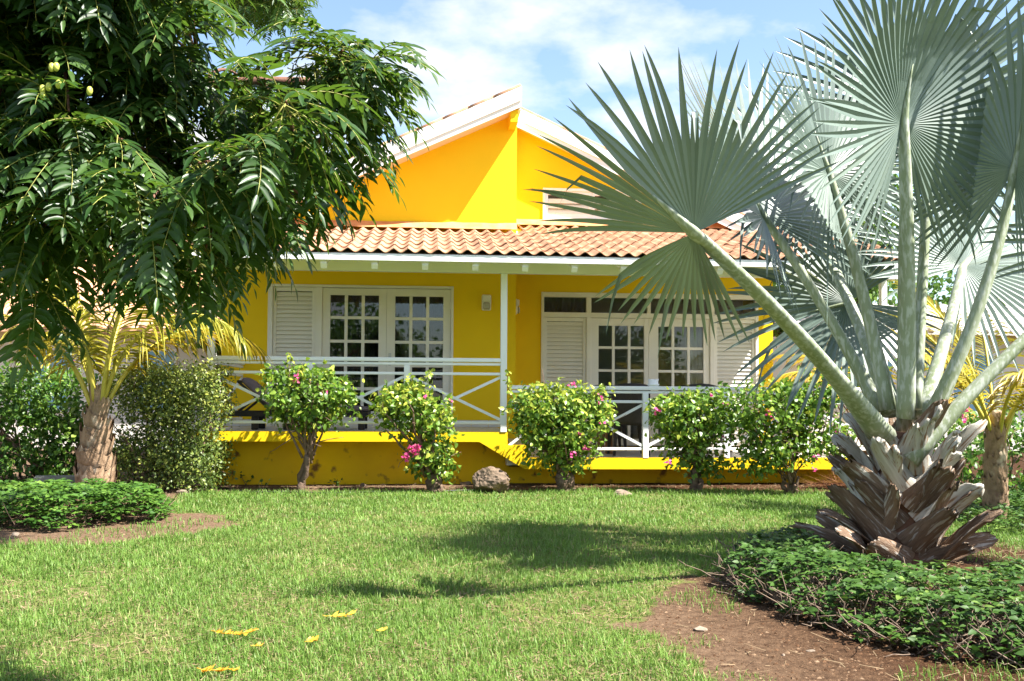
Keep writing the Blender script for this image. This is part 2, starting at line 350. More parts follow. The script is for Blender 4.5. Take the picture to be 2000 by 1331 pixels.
for c in range(53):
    x = X0+c*TW
    rows = 6 if x < XC-.05 else 8
    for r in range(rows):
        d = r*TL; loc = (x+rng.uniform(-.003, .003), 11.80+d*ca, zr(11.80)+d*sa+rng.uniform(0, .004))
        rot = (ang+rng.uniform(-.008, .008), rng.uniform(-.012, .012), rng.uniform(-.01, .01))
        px = float(pix([loc])[0][0])
        if ntile < 300 and px > 560 and px < 1580: link('tile', tmesh2, proof, loc, rot); ntile += 1
        else:
            V = tv.copy(); y, z = V[:, 1]*ca-V[:, 2]*sa, V[:, 1]*sa+V[:, 2]*ca
            rest_v.append(np.stack([V[:, 0]+loc[0], y+loc[1], z+loc[2]], 1)); rest_f += [tuple(i+nrest for i in f) for f in tf]; nrest += len(V)
me = bpy.data.meshes.new('roof_tiles_beyond'); me.from_pydata(np.concatenate(rest_v).tolist(), [], rest_f); me.materials.append(M['tile']); me.polygons.foreach_set('use_smooth', np.ones(len(rest_f), bool))
tag(link('roof_tiles', me, proof), kind='stuff')
mo = MB(); ys = np.linspace(X0, XC, 40)
for xa, xb, yw in ((X0, XC-.003, YL), (XC, X1, YR)):
    n = 30; xs = np.linspace(xa, xb, n); V = []; F = []
    for i, x in enumerate(xs):
        j = rng.uniform(-.008, .008); zt = zr(yw)+.135+j
        V += [(x, yw-.004, zt), (x, yw-.05, zt-.008), (x, yw-.20+rng.uniform(-.01, .01), zr(yw-.2)+.068)]
    for i in range(n-1):
        for k in range(2): F.append((i*3+k, i*3+k+1, (i+1)*3+k+1, (i+1)*3+k))
    mo.add(V, F)
mo.build('mortar_flashing', M['mortar'], proof, True)
w = MB(); w.bbox(X0, X1, 11.81, 11.84, 2.805-.085, 2.80+.005, .004); w.build('fascia_board', M['white'], proof)
w = MB(); w.bbox(X0, X1, YF-.05, YF+.05, 2.675, 2.868, .005); w.build('beam', M['white'], villa)
raf = []
for i in range(16):
    x = -3.12+i*.6+.03
    yb = YL if x < XC else YR
    y0 = 11.875; zt = lambda y: zr(y)-.033
    m_ = MB(); h = .125
    m_.prismx([(y0, zt(y0)), (y0, zt(y0)-.085-.02), (y0+.05, zt(y0)-h-.03), (y0+.11, zt(y0+.11)-h), (yb, zt(yb)-h), (yb, zt(yb))], x-.037, x+.037)
    m_.build('rafter', M['white'], proof)
# ---- posts and railings
for x, z0 in ((-2.71, ZU), (.90, ZU), (5.85, ZL)):
    w = MB(); w.bbox(x-.04, x+.04, YF-.04, YF+.04, z0, 2.675, .005); w.build('porch_post', M['white'], villa)
def railing(xs, zb, zt, name):
    root = MB(); a, b = xs[0]+.04, xs[-1]-.04
    root.bbox(a, b, YF-.045, YF+.045, zt-.05, zt, .006)
    rail = root.build(name, M['white'], villa)
    def part(n, mb): mb.build(n, M['white'], rail)
    part('rail', MB().bbox(a, b, YF-.025, YF+.025, zt-.092, zt-.060, .004))
    part('rail', MB().bbox(a, b, YF-.022, YF+.022, zt-.215, zt-.180, .004))
    part('rail', MB().bbox(a, b, YF-.022, YF+.022, zb+.098, zb+.132, .004))
    for x in xs[1:-1]: part('baluster', MB().bbox(x-.036, x+.036, YF-.034, YF+.034, zb, zt-.092, .004))
    for i in range(len(xs)-1):
        l, r = xs[i]+.036, xs[i+1]-.036; zlo, zhi = zb+.134, zt-.217
        part('brace', MB().bar((l, YF-.012, zhi-.02), (r, YF-.012, zlo+.02), .020, .034))
        part('brace', MB().bar((l, YF+.012, zlo+.02), (r, YF+.012, zhi-.02), .020, .034))
railing([-2.71, -1.505, -.31, .90], ZU, 1.60, 'upper_railing')
railing([.94, 1.66, 2.71, 3.76, 4.80, 5.85], ZL, 1.262, 'lower_railing')
def siderail(x, y0, y1, zb, zt):
    rail = MB().bbox(x-.045, x+.045, y0, y1, zt-.05, zt, .006).build('side_railing', M['white'], villa)
    for za, zc in ((zt-.092, zt-.060), (zt-.215, zt-.18), (zb+.098, zb+.132)): MB().bbox(x-.022, x+.022, y0, y1, za, zc, .004).build('rail', M['white'], rail)
    for s_ in (0, 1): MB().bar((x-.012+.024*s_, y0, zb+.15 if s_ else zt-.23), (x-.012+.024*s_, y1, zt-.23 if s_ else zb+.15), .02, .034).build('brace', M['white'], rail)
siderail(-2.71, YF+.05, YL-.005, ZU, 1.60)
siderail(5.85, YF+.05, YR-.6, ZL, 1.262)
# ---- shutters, doors
slm = {}
def slat_mesh(wd, h=.045, t=.008, tilt=.5):
    k = (round(wd, 3), h)
    if k not in slm:
        b = MB(); c, s_ = math.cos(tilt), math.sin(tilt)
        P = [(-h/2, -t/2), (h/2, -t/2), (h/2, t/2), (-h/2, t/2)]       # along, across
        poly = [(p*s_+q*c, p*c-q*s_) for p, q in P]
        b.prismx(poly, 0, wd); slm[k] = b.mesh('slat', M['cream'])
    return slm[k]
def shutter(parent, x0, x1, y, z0, z1, pitch=.0615, fr=.045, m='cream', h=None):
    f = MB(); f.bbox(x0, x0+fr, y-.03, y+.012, z0, z1, .003); f.bbox(x1-fr, x1, y-.03, y+.012, z0, z1, .003)
    f.bbox(x0+fr, x1-fr, y-.03, y+.012, z1-fr*1.3, z1, .003); f.bbox(x0+fr, x1-fr, y-.03, y+.012, z0, z0+fr*1.6, .003)
    sh = f.build('shutter', M[m], parent)
    me = slat_mesh(x1-x0-2*fr, h or pitch*1.12); z = z0+fr*1.6+pitch*.45
    while z < z1-fr*1.3-pitch*.2: link('slat', me, sh, (x0+fr, y-.006, z)); z += pitch
    return sh
def panes(leaf, x0, zt, cols, rows, pw, ph, cx, cz, y):
    me = MB().box(0, pw, 0, .006, 0, ph).mesh('pane', M['pane'])
    for c in range(cols):
        for r in range(rows): link('pane', me, leaf, (x0+c*cx, y+.004, zt-r*cz-ph))
def door_leaf(parent, x0, x1, z0, z1, px0, pzt, pw, ph, cx, cz, y, rows=5):
    f = MB(); xr = px0+2*cx+pw; zb = pzt-(rows-1)*cz-ph
    f.bbox(x0, px0-.004, y-.022, y+.024, z0, z1, .003); f.bbox(xr+.004, x1, y-.022, y+.024, z0, z1, .003)
    f.box(px0-.004, xr+.004, y-.020, y+.022, pzt+.003, z1-.002); f.box(px0-.004, xr+.004, y-.020, y+.022, z0+.002, zb-.003)
    lf = f.build('door', M['cream'], parent)
    for c in range(2):
        a = px0+pw+c*cx; MB().bbox(a-.003, a+cx-pw+.003, y-.014, y+.018, zb-.002, pzt+.002, .004).build('glazing_bar', M['cream'], lf)
    for r in range(rows-1):
        a = pzt-ph-r*cz; b = MB()
        for c in range(3): b.bbox(px0+c*cx-.003, px0+c*cx+pw+.003, y-.012, y+.016, a-(cz-ph)-.002, a+.002, .004)
        b.build('glazing_bar', M['cream'], lf)
    panes(lf, px0-.004, pzt+.004, 3, rows, pw+.008, ph+.008, cx, cz, y)
    return lf
# left door set
yf = YL+.03
f = MB(); f.bbox(-2.352, -2.285, YL-.035, YL+.09, ZU, 2.72, .004); f.bbox(.268, .307, YL-.035, YL+.09, ZU, 2.72, .004)
f.bbox(-2.285, .268, YL-.034, YL+.09, 2.682, 2.719, .004); f.bbox(-1.682, -1.585, YL-.02, YL+.09, ZU, 2.682, .004); f.box(-2.285, .268, YL+.005, YL+.09, ZU, ZU+.02)
df = f.build('door_frame', M['cream'], villa)
shutter(villa, -2.283, -1.684, yf, ZU+.022, 2.680)
d1 = door_leaf(villa, -1.582, -.664, ZU+.022, 2.678, -1.467, 2.572, .203, .303, .2426, .3425, yf)
d2 = door_leaf(villa, -.661, .265, ZU+.022, 2.678, -.534, 2.566, .203, .303, .2426, .3425, yf)
h = MB(); h.bbox(-.628, -.588, yf-.034, yf-.022, 1.56, 1.74, .003); h.tube([(-.607, yf-.03, 1.66), (-.607, yf-.075, 1.66), (-.59, yf-.082, 1.66), (-.48, yf-.082, 1.655)], [.011, .011, .011, .009], 8)
h.build('handle', M['steel'], d2)
for z in (1.0, 1.7, 2.4): MB().tube([(.262, yf-.03, z), (.262, yf-.03, z+.09)], .012, 8).build('hinge', M['cream'], d2)
def curtain(x0, x1, y, z0, z1, m, seed, amp=.03, per=.11):
    rs = np.random.RandomState(seed); n = int((x1-x0)/.012); xs = np.linspace(x0, x1, n); ph = np.cumsum(rs.uniform(.5, 1.5, n))*2*math.pi*.012/per
    yy = y+amp*np.sin(ph); V = np.concatenate([np.stack([xs, yy, np.full(n, z)], 1) for z in (z0, z1)])
    return link('curtain', fast_mesh('curtain', V, np.array([(i, i+1, n+i+1, n+i) for i in range(n-1)]), m), villa)
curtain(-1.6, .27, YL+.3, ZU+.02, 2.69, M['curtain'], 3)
# right door set
fr = MB(); X_ = (1.679, 5.117); zt2 = 2.745
fr.bbox(1.679, 1.722, YR-.03, YR+.09, ZL, zt2, .004); fr.bbox(5.07, 5.117, YR-.03, YR+.09, ZL, zt2, .004); fr.bbox(1.722, 5.07, YR-.029, YR+.09, 2.668, zt2-.001, .004)
fr.bbox(1.722, 5.07, YR-.026, YR+.09, 2.355, 2.432, .004)
for a, b in ((2.385, 2.462), (4.345, 4.415)): fr.bbox(a, b, YR-.024, YR+.09, ZL, 2.355, .004); fr.bbox(a, b, YR-.024, YR+.09, 2.432, 2.668, .004)
fr.bbox(3.345, 3.40, YR-.022, YR+.09, 2.432, 2.668, .004)
dfr = fr.build('door_frame', M['cream'], villa)
yr = YR+.03
for a, b in ((1.722, 2.385), (2.462, 3.345), (3.40, 4.345), (4.415, 5.07)):
    link('pane', MB().box(0, b-a, 0, .006, 0, .236).mesh('transom_pane', M['pane']), dfr, (a, yr, 2.432))
shutter(villa, 1.725, 2.382, yr, ZL+.02, 2.352)
shutter(villa, 4.418, 5.067, yr, ZL+.02, 2.352)
d3 = door_leaf(villa, 2.465, 3.368, ZL+.02, 2.352, 2.586, 2.233, .211, .321, .249, .358, yr)
d4 = door_leaf(villa, 3.371, 4.342, ZL+.02, 2.352, 3.530, 2.229, .211, .321, .249, .358, yr)
curtain(4.02, 4.34, YR+.22, ZL+.02, 2.36, M['sheer'], 5, .035, .09)
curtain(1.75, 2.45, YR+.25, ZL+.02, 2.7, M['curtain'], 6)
# gable window: louvred shutters
gw = MB(); gy = YR
gw.bbox(1.695, 1.735, gy-.03, gy+.09, 3.842, 4.37, .004); gw.bbox(3.21, 3.25, gy-.03, gy+.09, 3.842, 4.37, .004)
gw.bbox(1.735, 3.21, gy-.028, gy+.09, 4.325, 4.369, .004); gw.bbox(1.735, 3.21, gy-.028, gy+.09, 3.843, 3.905, .004)
gw.build('window_frame', M['white'], villa)
for a, b in ((1.737, 2.468), (2.471, 3.208)): shutter(villa, a, b, gy+.03, 3.907, 4.323, .082, .042, 'white', .086)
# ---- main roof
T = .05
ov = MB(); yb0 = YL-.5; xl = -3.55
ov.prism([(xl, zrl(xl)), (XRID+.05, zrl(XRID)+.02), (XRID+.05, zrl(XRID)+.02+T), (xl, zrl(xl)+T)], yb0+.03, 21.4)
mroof = ov.build('left_roof_slope', M['soffit'], villa)
w = MB(); w.prism([(xl, zrl(xl)-.04), (XRID+.09, zrl(XRID+.04)-.03), (XRID+.09, zrl(XRID+.04)+.245), (xl, zrl(xl)+.225)], yb0, yb0+.03); w.build('barge_board', M['white'], mroof)
w = MB(); w.prism([(xl, zrl(xl)+.05), (XRID+.092, zrl(XRID+.04)+.06), (XRID+.092, zrl(XRID+.04)+.26), (xl, zrl(xl)+.24)], yb0-.022, yb0-.001); w.build('barge_trim', M['white'], mroof)
w = MB(); w.box(XRID+.05, XRID+.089, yb0+.031, YR, zrl(XRID)-.05, zrl(XRID)+.27); w.build('ridge_board', M['white'], mroof)
w = MB(); w.box(XRID-.06, XRID+.045, yb0+.05, YL, zrl(XRID)-.22, zrl(XRID)-.005); w.build('ridge_beam', M['yellow'], mroof)
sl_l = math.atan(.463)
rr = MB(); xr_ = 5.95; yb1 = YR-.27
rr.prism([(XRID+.09, zrr(XRID+.09)), (xr_, zrr(xr_)), (xr_, zrr(xr_)+T), (XRID+.09, zrr(XRID+.09)+T)], yb1+.03, 21.4)
rroof = rr.build('right_roof_slope', M['soffit'], villa)
w = MB(); w.prism([(XRID+.092, zrr(XRID+.09)-.06), (xr_, zrr(xr_)-.06), (xr_, zrr(xr_)+.22), (XRID+.092, zrr(XRID+.09)+.22)], yb1, yb1+.03); w.build('barge_board', M['white'], rroof)
w = MB(); w.prism([(XRID+.093, zrr(XRID+.09)+.05), (xr_, zrr(xr_)+.05), (xr_, zrr(xr_)+.235), (XRID+.093, zrr(XRID+.09)+.235)], yb1-.022, yb1-.001); w.build('barge_trim', M['white'], rroof)
# rake tiles: half-round pieces lying along the edges, and plain tile courses behind
def rake_mesh():
    n = 8; V = []; F = []
    for yy, rad in ((0, .085), (.43, .07)):
        for r in (rad, rad-.013):
            for i in range(n+1): a = math.pi*i/n; V.append((yy, -math.cos(a)*r, math.sin(a)*r*.62))
    m = n+1
    for i in range(n): F += [(i, i+1, 2*m+i+1, 2*m+i), (m+i+1, m+i, 3*m+i, 3*m+i+1), (m+i, m+i+1, i+1, i), (2*m+i, 2*m+i+1, 3*m+i+1, 3*m+i)]
    return MB().add(V, F).mesh('rake_tile', M['tile'], True)
rk = rake_mesh()
for i in range(13):      # left edge, each overlaps the one below
    s_ = .05+i*.395; x = XRID+.06-.395*math.cos(sl_l)*(i+1)
    link('rake_tile', rk, mroof, (x, yb0+.06, zrl(x)+.235), (0, -sl_l-.03, 0))
sr = math.atan(.45)
for i in range(13):
    x = XRID+.10+.385*math.cos(sr)*(i+1)
    link('rake_tile', rk, rroof, (x, yb1+.06, zrr(x)+.235), (0, -(sr+.03), math.pi))
for i in range(15): link('ridge_tile', rk, mroof, (XRID+.06, yb1-.1+i*.4, zrl(XRID)+.33), (0, .03, math.pi/2))
cov = MB(); cov.prism([(xl, zrl(xl)+T+.002), (XRID+.04, zrl(XRID)+T+.022), (XRID+.04, zrl(XRID)+.22), (xl, zrl(xl)+.20)], yb0+.14, 21.4); cov.build('tile_courses', M['tile'], mroof)
cov = MB(); cov.prism([(XRID+.094, zrr(XRID+.09)+T+.002), (xr_, zrr(xr_)+T+.002), (xr_, zrr(xr_)+.20), (XRID+.094, zrr(XRID+.09)+.20)], yb1+.14, 21.4); cov.build('tile_courses', M['tile'], rroof)
# ================================================================== wall lamps
def lamp(x, y, z, side, label):
    L_ = empty('wall_lamp', (x, y, z), label, 'lamp', 'porch wall lamps')
    def tr(mb):
        if side:
            for V in mb.v:
                a = V.copy(); V[:, 0] = -(a[:, 1]); V[:, 1] = a[:, 0]
        for V in mb.v: V += np.array([x, y, z])
        return mb
    b = MB(); b.bbox(-.068, .068, -.05, -.002, -.115, .115, .014); tr(b).build('housing', M['cream'], L_, False)
    b = MB(); b.bbox(-.062, .062, -.075, -.051, .005, .108, .012); tr(b).build('cap', M['cream'], L_)
    b = MB(); b.bbox(-.055, .055, -.085, -.0515, -.105, 0, .02); tr(b).build('diffuser', M['frost'], L_)
lamp(.785, YL, 2.49, False, 'cream wall lamp with frosted glass facing front, beside the upper porch doors')
lamp(XC, YL+.35, 2.47, True, 'cream wall lamp seen edge-on at the inner wall corner behind the post')
# ================================================================== sun lounger
lg = empty('sun_lounger', (-1.7, 13.35, ZU), 'dark sun lounger with mauve cushion and raised backrest on the upper porch', 'sun lounger')
def lx(px): return float(at(px, 800, Y=13.35)[0])
a0, a1, ah = lx(452), lx(722), lx(505)
b = MB(); b.bbox(a0, a1, 13.05, 13.09, ZU+.17, ZU+.24, .006); b.bbox(a0, a1, 13.61, 13.65, ZU+.17, ZU+.24, .006)
for x in np.linspace(a0, a1-.05, 9): b.bbox(x, x+.05, 13.09, 13.61, ZU+.20, ZU+.235, .004)
b.build('frame', M['dark'], lg)
for x in (ah-.04, lx(560), a1-.13):
    for y in (13.05, 13.58): MB().bbox(x, x+.085, y, y+.07, ZU+.001, ZU+.17, .006).build('leg', M['dark'], lg)
def cush(P, th, y0, y1):
    P = np.array(P, float); T_ = np.gradient(P, axis=0); T_ /= np.linalg.norm(T_, axis=1)[:, None]; Nn = np.stack([-T_[:, 1], T_[:, 0]], 1)
    n = len(P); ysec = np.array([0, .02, .06, .5, .94, .98, 1.0])*(y1-y0)+y0; ins = np.array([.5, .2, 0, -.1, 0, .2, .5])
    V = []
    for i in range(n):
        e = .35 if i in (0, n-1) else 0
        up = [(P[i]+Nn[i]*th*(1-q*.5-e*.6)) for q in ins]; dn = [(P[i]+Nn[i]*th*(q*.5+e*.3)) for q in np.maximum(ins, 0)]
        V += [(u[0], y, u[1]) for u, y in zip(up, ysec)]+[(d[0], y, d[1]) for d, y in zip(dn[::-1], ysec[::-1])]
    k = 14; F = [(i*k+j, i*k+(j+1) % k, (i+1)*k+(j+1) % k, (i+1)*k+j) for i in range(n-1) for j in range(k)]
    F += [tuple(range(k-1, -1, -1)), tuple((n-1)*k+j for j in range(k))]
    return MB().add(V, F)
bx0, bz0 = lx(536), ZU+.245; bx1, bz1 = lx(476), float(at(476, 737, Y=13.35)[2])-.06
cush([(bx0+(bx1-bx0)*t, bz0+(bz1-bz0)*(t**.92)) for t in np.linspace(1, 0, 8)], .085, 13.08, 13.62).build('back_cushion', M['cushion'], lg, True)
cush([(x, ZU+.242) for x in np.linspace(bx0+.03, a1-.005, 10)], .07, 13.08, 13.62).build('seat_cushion', M['cushion'], lg, True)
b = MB(); b.bar((bx0, 13.09, bz0), (bx1-.03, 13.09, bz1+.0), .03, .03, (0, 1, 0)); b.bar((bx0, 13.61, bz0), (bx1-.03, 13.61, bz1), .03, .03, (0, 1, 0)); b.bar((bx1-.03, 13.09, bz1), (bx1-.03, 13.61, bz1), .03, .03)
b.build('back_frame', M['dark'], lg)
for y in (13.11, 13.59): MB().bar((a0+.12, y, ZU+.22), (bx0-.16, y, bz0+.20), .03, .03, (0, 1, 0)).build('strut', M['dark'], lg)
# ================================================================== dining set on the lower porch
TX, TY = 3.05, 13.75
tb = empty('dining_table', (TX, TY, ZL), 'wooden-legged table between dark chairs on the lower porch', 'table')
MB().bbox(TX-.75, TX+.75, TY-.42, TY+.42, ZL+.71, ZL+.75, .008).build('tabletop', M['wood'], tb)
for sx in (-1, 1):
    for sy in (-1, 1): MB().bbox(TX+sx*.64-.045, TX+sx*.64+.045, TY+sy*.33-.045, TY+sy*.33+.045, ZL+.001, ZL+.71, .006).build('leg', M['wood'], tb)
def chair(x, y, face, label):
    c = empty('dining_chair', (x, y, ZL), label, 'chair', 'dark woven chairs on the lower porch')
    MB().bbox(x-.24, x+.24, y-.23, y+.23, ZL+.40, ZL+.46, .015).build('seat', M['dark'], c)
    yb = y-.23*face; n = 11; V = []; F = []
    for j, zz in enumerate(np.linspace(.44, .92, 7)):
        for i in range(n):
            t = i/(n-1)*2-1; crown = .035*(1-t*t) if j == 6 else 0
            for dy in (0, .035): V.append((x+t*(.23+.02*zz), yb-face*(.08*(zz-.44)+dy)+face*.07*(1-t*t)*-1+face*.05, ZL+zz+crown))
    for j in range(6):
        for i in range(n-1):
            for s_ in (0, 1): p = (j*n+i)*2+s_; F.append((p, p+2, p+2*n+2, p+2*n))
    for i in range(n-1): p = (6*n+i)*2; F.append((p, p+1, p+3, p+2))
    for j in range(6):
        for i in (0, n-1): p = (j*n+i)*2; F.append((p, p+1, p+2*n+1, p+2*n))
    MB().add(V, F).build('backrest', M['dark'], c, True)
    for sx in (-1, 1):
        for sy in (-1, 1): MB().add([(x+sx*.20+a*w_+(sx*.03 if z == 0 else 0), y+sy*.19+b_*w_+(sy*.03 if z == 0 else 0), ZL+.001+z) for z, w_ in ((0, .016), (.40, .03)) for a, b_ in ((-1, -1), (1, -1), (1, 1), (-1, 1))], [(0, 3, 2, 1), (4, 5, 6, 7), (0, 1, 5, 4), (1, 2, 6, 5), (2, 3, 7, 6), (3, 0, 4, 7)]).build('leg', M['dark'], c)
chair(2.62, 13.15, 1, 'dark woven chair left of the others, its back to the lower railing')
chair(3.52, 13.12, 1, 'dark woven chair with arched back just right of the railing upright')
chair(2.55, 14.35, -1, 'dark woven chair on the door side of the table, left')
chair(4.05, 14.2, -1, 'dark woven chair near the white right-hand shutter')
# little ribbed white holder on the rail
hp = at(1276, 752, Y=YF); hx = float(hp[0])
n = 18; V = []; F = []
for rr_, zz in ((.05, 0), (.075, .012), (.078, .03), (.055, .035), (.066, .095), (.058, .095), (.046, .04), (.0, .04)):
    for i in range(n):
        a = 2*math.pi*i/n; k = 1+(.10 if (i % 2 and zz > .03) else 0); V.append((hx+rr_*k*math.cos(a), YF+rr_*k*math.sin(a)*.6, 1.263+zz+(.0 if i % 2 else -.018 if zz > .09 else 0)))
for j in range(7):
    for i in range(n): F.append((j*n+i, j*n+(i+1) % n, (j+1)*n+(i+1) % n, (j+1)*n+i))
tag(MB().add(V, F).build('candle_holder', M['white'], None, True), 'small white ribbed holder standing on the lower handrail', 'candle holder')
# ================================================================== ground, beds, lawn
BED_L = wpoly([(-300, 1070), (0, 1066), (180, 1061), (320, 1052), (430, 1036), (474, 1020), (430, 1006), (345, 1002), (325, 985), (350, 968), (420, 957), (420, 940), (-400, 940)])
COV_L = wpoly([(-300, 1040), (0, 1036), (100, 1042), (220, 1032), (310, 1022), (338, 1002), (300, 985), (0, 990), (-300, 992)])
DIRT_R = wpoly([(1225, 1185), (1290, 1150), (1380, 1125), (1470, 1080), (1600, 1040), (1700, 1020), (1900, 1060), (2100, 1090), (2500, 1150), (2300, 1420), (1450, 1420), (1390, 1331), (1300, 1275), (1250, 1225)])
COV_R = wpoly([(1400, 1150), (1450, 1180), (1560, 1222), (1700, 1262), (1850, 1292), (2050, 1312), (2400, 1330), (2400, 1130), (2000, 1165), (1880, 1178), (1790, 1172), (1700, 1155), (1630, 1120), (1550, 1085), (1480, 1092), (1420, 1115)])
def edge_soft(x, y, poly, s=.12, seed=1):
    jx = (vnoise(x, y, .22, seed)-.5)*2*s+(vnoise(x, y, .07, seed+5)-.5)*s; jy = (vnoise(x, y, .22, seed+1)-.5)*2*s
    return inpoly(x+jx, y+jy, poly)
def lawn_mask(x, y):
    x = np.asarray(x, float); y = np.asarray(y, float)
    far = 11.92+(vnoise(x, y*0, .5, 3)-.5)*.16+np.where(x > 3.2, (x-3.2)*-.22, 0)
    m = (y < far)
    m &= ~edge_soft(x, y, BED_L, .10, 7); m &= ~edge_soft(x, y, DIRT_R, .16, 9)
    return m
def ground_h(x, y):
    h = (vnoise(x, y, 1.7, 11)-.5)*.035+(vnoise(x, y, .35, 12)-.5)*.012
    h = h+.07*np.exp(-((x-3.35)**2+(y-6.6)**2)/1.2)
    k = np.clip((np.hypot(x, y-8)-16)/10, 0, 1)
    return h*(1-k)-.004*k
def ground():
    def axis(lo, hi, step, far):
        c = np.arange(lo, hi+1e-6, step); o = np.array([.5, 1.2, 2.5, 5, 10, 20, 45, 100, 250, 700])
        return np.concatenate([(lo-o)[::-1], c, hi+o])
    X = axis(-7, 8, .06, 0); Yy = axis(2.6, 13.4, .06, 0); gx, gy = np.meshgrid(X, Yy); h = ground_h(gx, gy)
    nx, ny = len(X), len(Yy); V = np.stack([gx.ravel(), gy.ravel(), h.ravel()], 1)
    i, j = np.meshgrid(np.arange(nx-1), np.arange(ny-1)); a = (j*nx+i).ravel(); F = np.stack([a, a+1, a+nx+1, a+nx], 1)
    lm = lawn_mask(gx, gy).astype(float); red = np.clip((gx-.9)/1.2, 0, 1)
    me = fast_mesh('ground', V, F, M['ground']); 
    for nm, arr in (('lawn', lm), ('red', red)): at_ = me.attributes.new(nm, 'FLOAT', 'POINT'); at_.data.foreach_set('value', arr.ravel().astype(np.float32))
    return tag(link('ground', me), kind='structure')
def groundmat():
    m, N, L = mat('soil_and_turf'); out = N('ShaderNodeOutputMaterial'); b = N('ShaderNodeBsdfPrincipled'); L(b.outputs[0], out.inputs[0]); b.inputs['Roughness'].default_value = .95; b.inputs['Specular IOR Level'].default_value = .1
    tc = N('ShaderNodeTexCoord')
    def noise(s, d=6): n = N('ShaderNodeTexNoise'); n.inputs['Scale'].default_value = s; n.inputs['Detail'].default_value = d; n.inputs['Roughness'].default_value = .62; L(tc.outputs['Object'], n.inputs['Vector']); return n
    def mix(f, a, c, v=None):
        x = N('ShaderNodeMix'); x.data_type = 'RGBA'
        if hasattr(f, 'links'): L(f, x.inputs['Factor'])
        else: x.inputs['Factor'].default_value = f
        for k, q in ((6, a), (7, c)):
            if hasattr(q, 'links'): L(q, x.inputs[k])
            else: x.inputs[k].default_value = (*q, 1)
        return x.outputs[2]
    def rng_(o, a, c): r = N('ShaderNodeMapRange'); L(o, r.inputs['Value']); r.inputs['From Min'].default_value = a; r.inputs['From Max'].default_value = c; return r.outputs[0]
    n1 = noise(2.2); n2 = noise(24); n3 = noise(90, 3)
    tan = mix(rng_(n2.outputs['Fac'], .35, .65), (.085, .052, .032), (.165, .11, .07)); red = mix(rng_(n2.outputs['Fac'], .35, .65), (.025, .0105, .0042), (.056, .025, .0105))
    ar = N('ShaderNodeAttribute'); ar.attribute_name = 'red'; al = N('ShaderNodeAttribute'); al.attribute_name = 'lawn'
    soil = mix(ar.outputs['Fac'], tan, red)
    soil = mix(rng_(n3.outputs['Fac'], .58, .72), soil, (.15, .09, .05))
    turf = mix(rng_(n1.outputs['Fac'], .35, .65), (.085, .12, .026), (.13, .145, .04)); turf = mix(rng_(n2.outputs['Fac'], .55, .75), turf, (.13, .095, .05))
    L(mix(al.outputs['Fac'], soil, turf), b.inputs['Base Color'])
    bp = N('ShaderNodeBump'); bp.inputs['Strength'].default_value = .9; bp.inputs['Distance'].default_value = .02; nb = noise(45, 8); L(nb.outputs['Fac'], bp.inputs['Height']); L(bp.outputs[0], b.inputs['Normal'])
    return m
M['ground'] = groundmat(); ground()
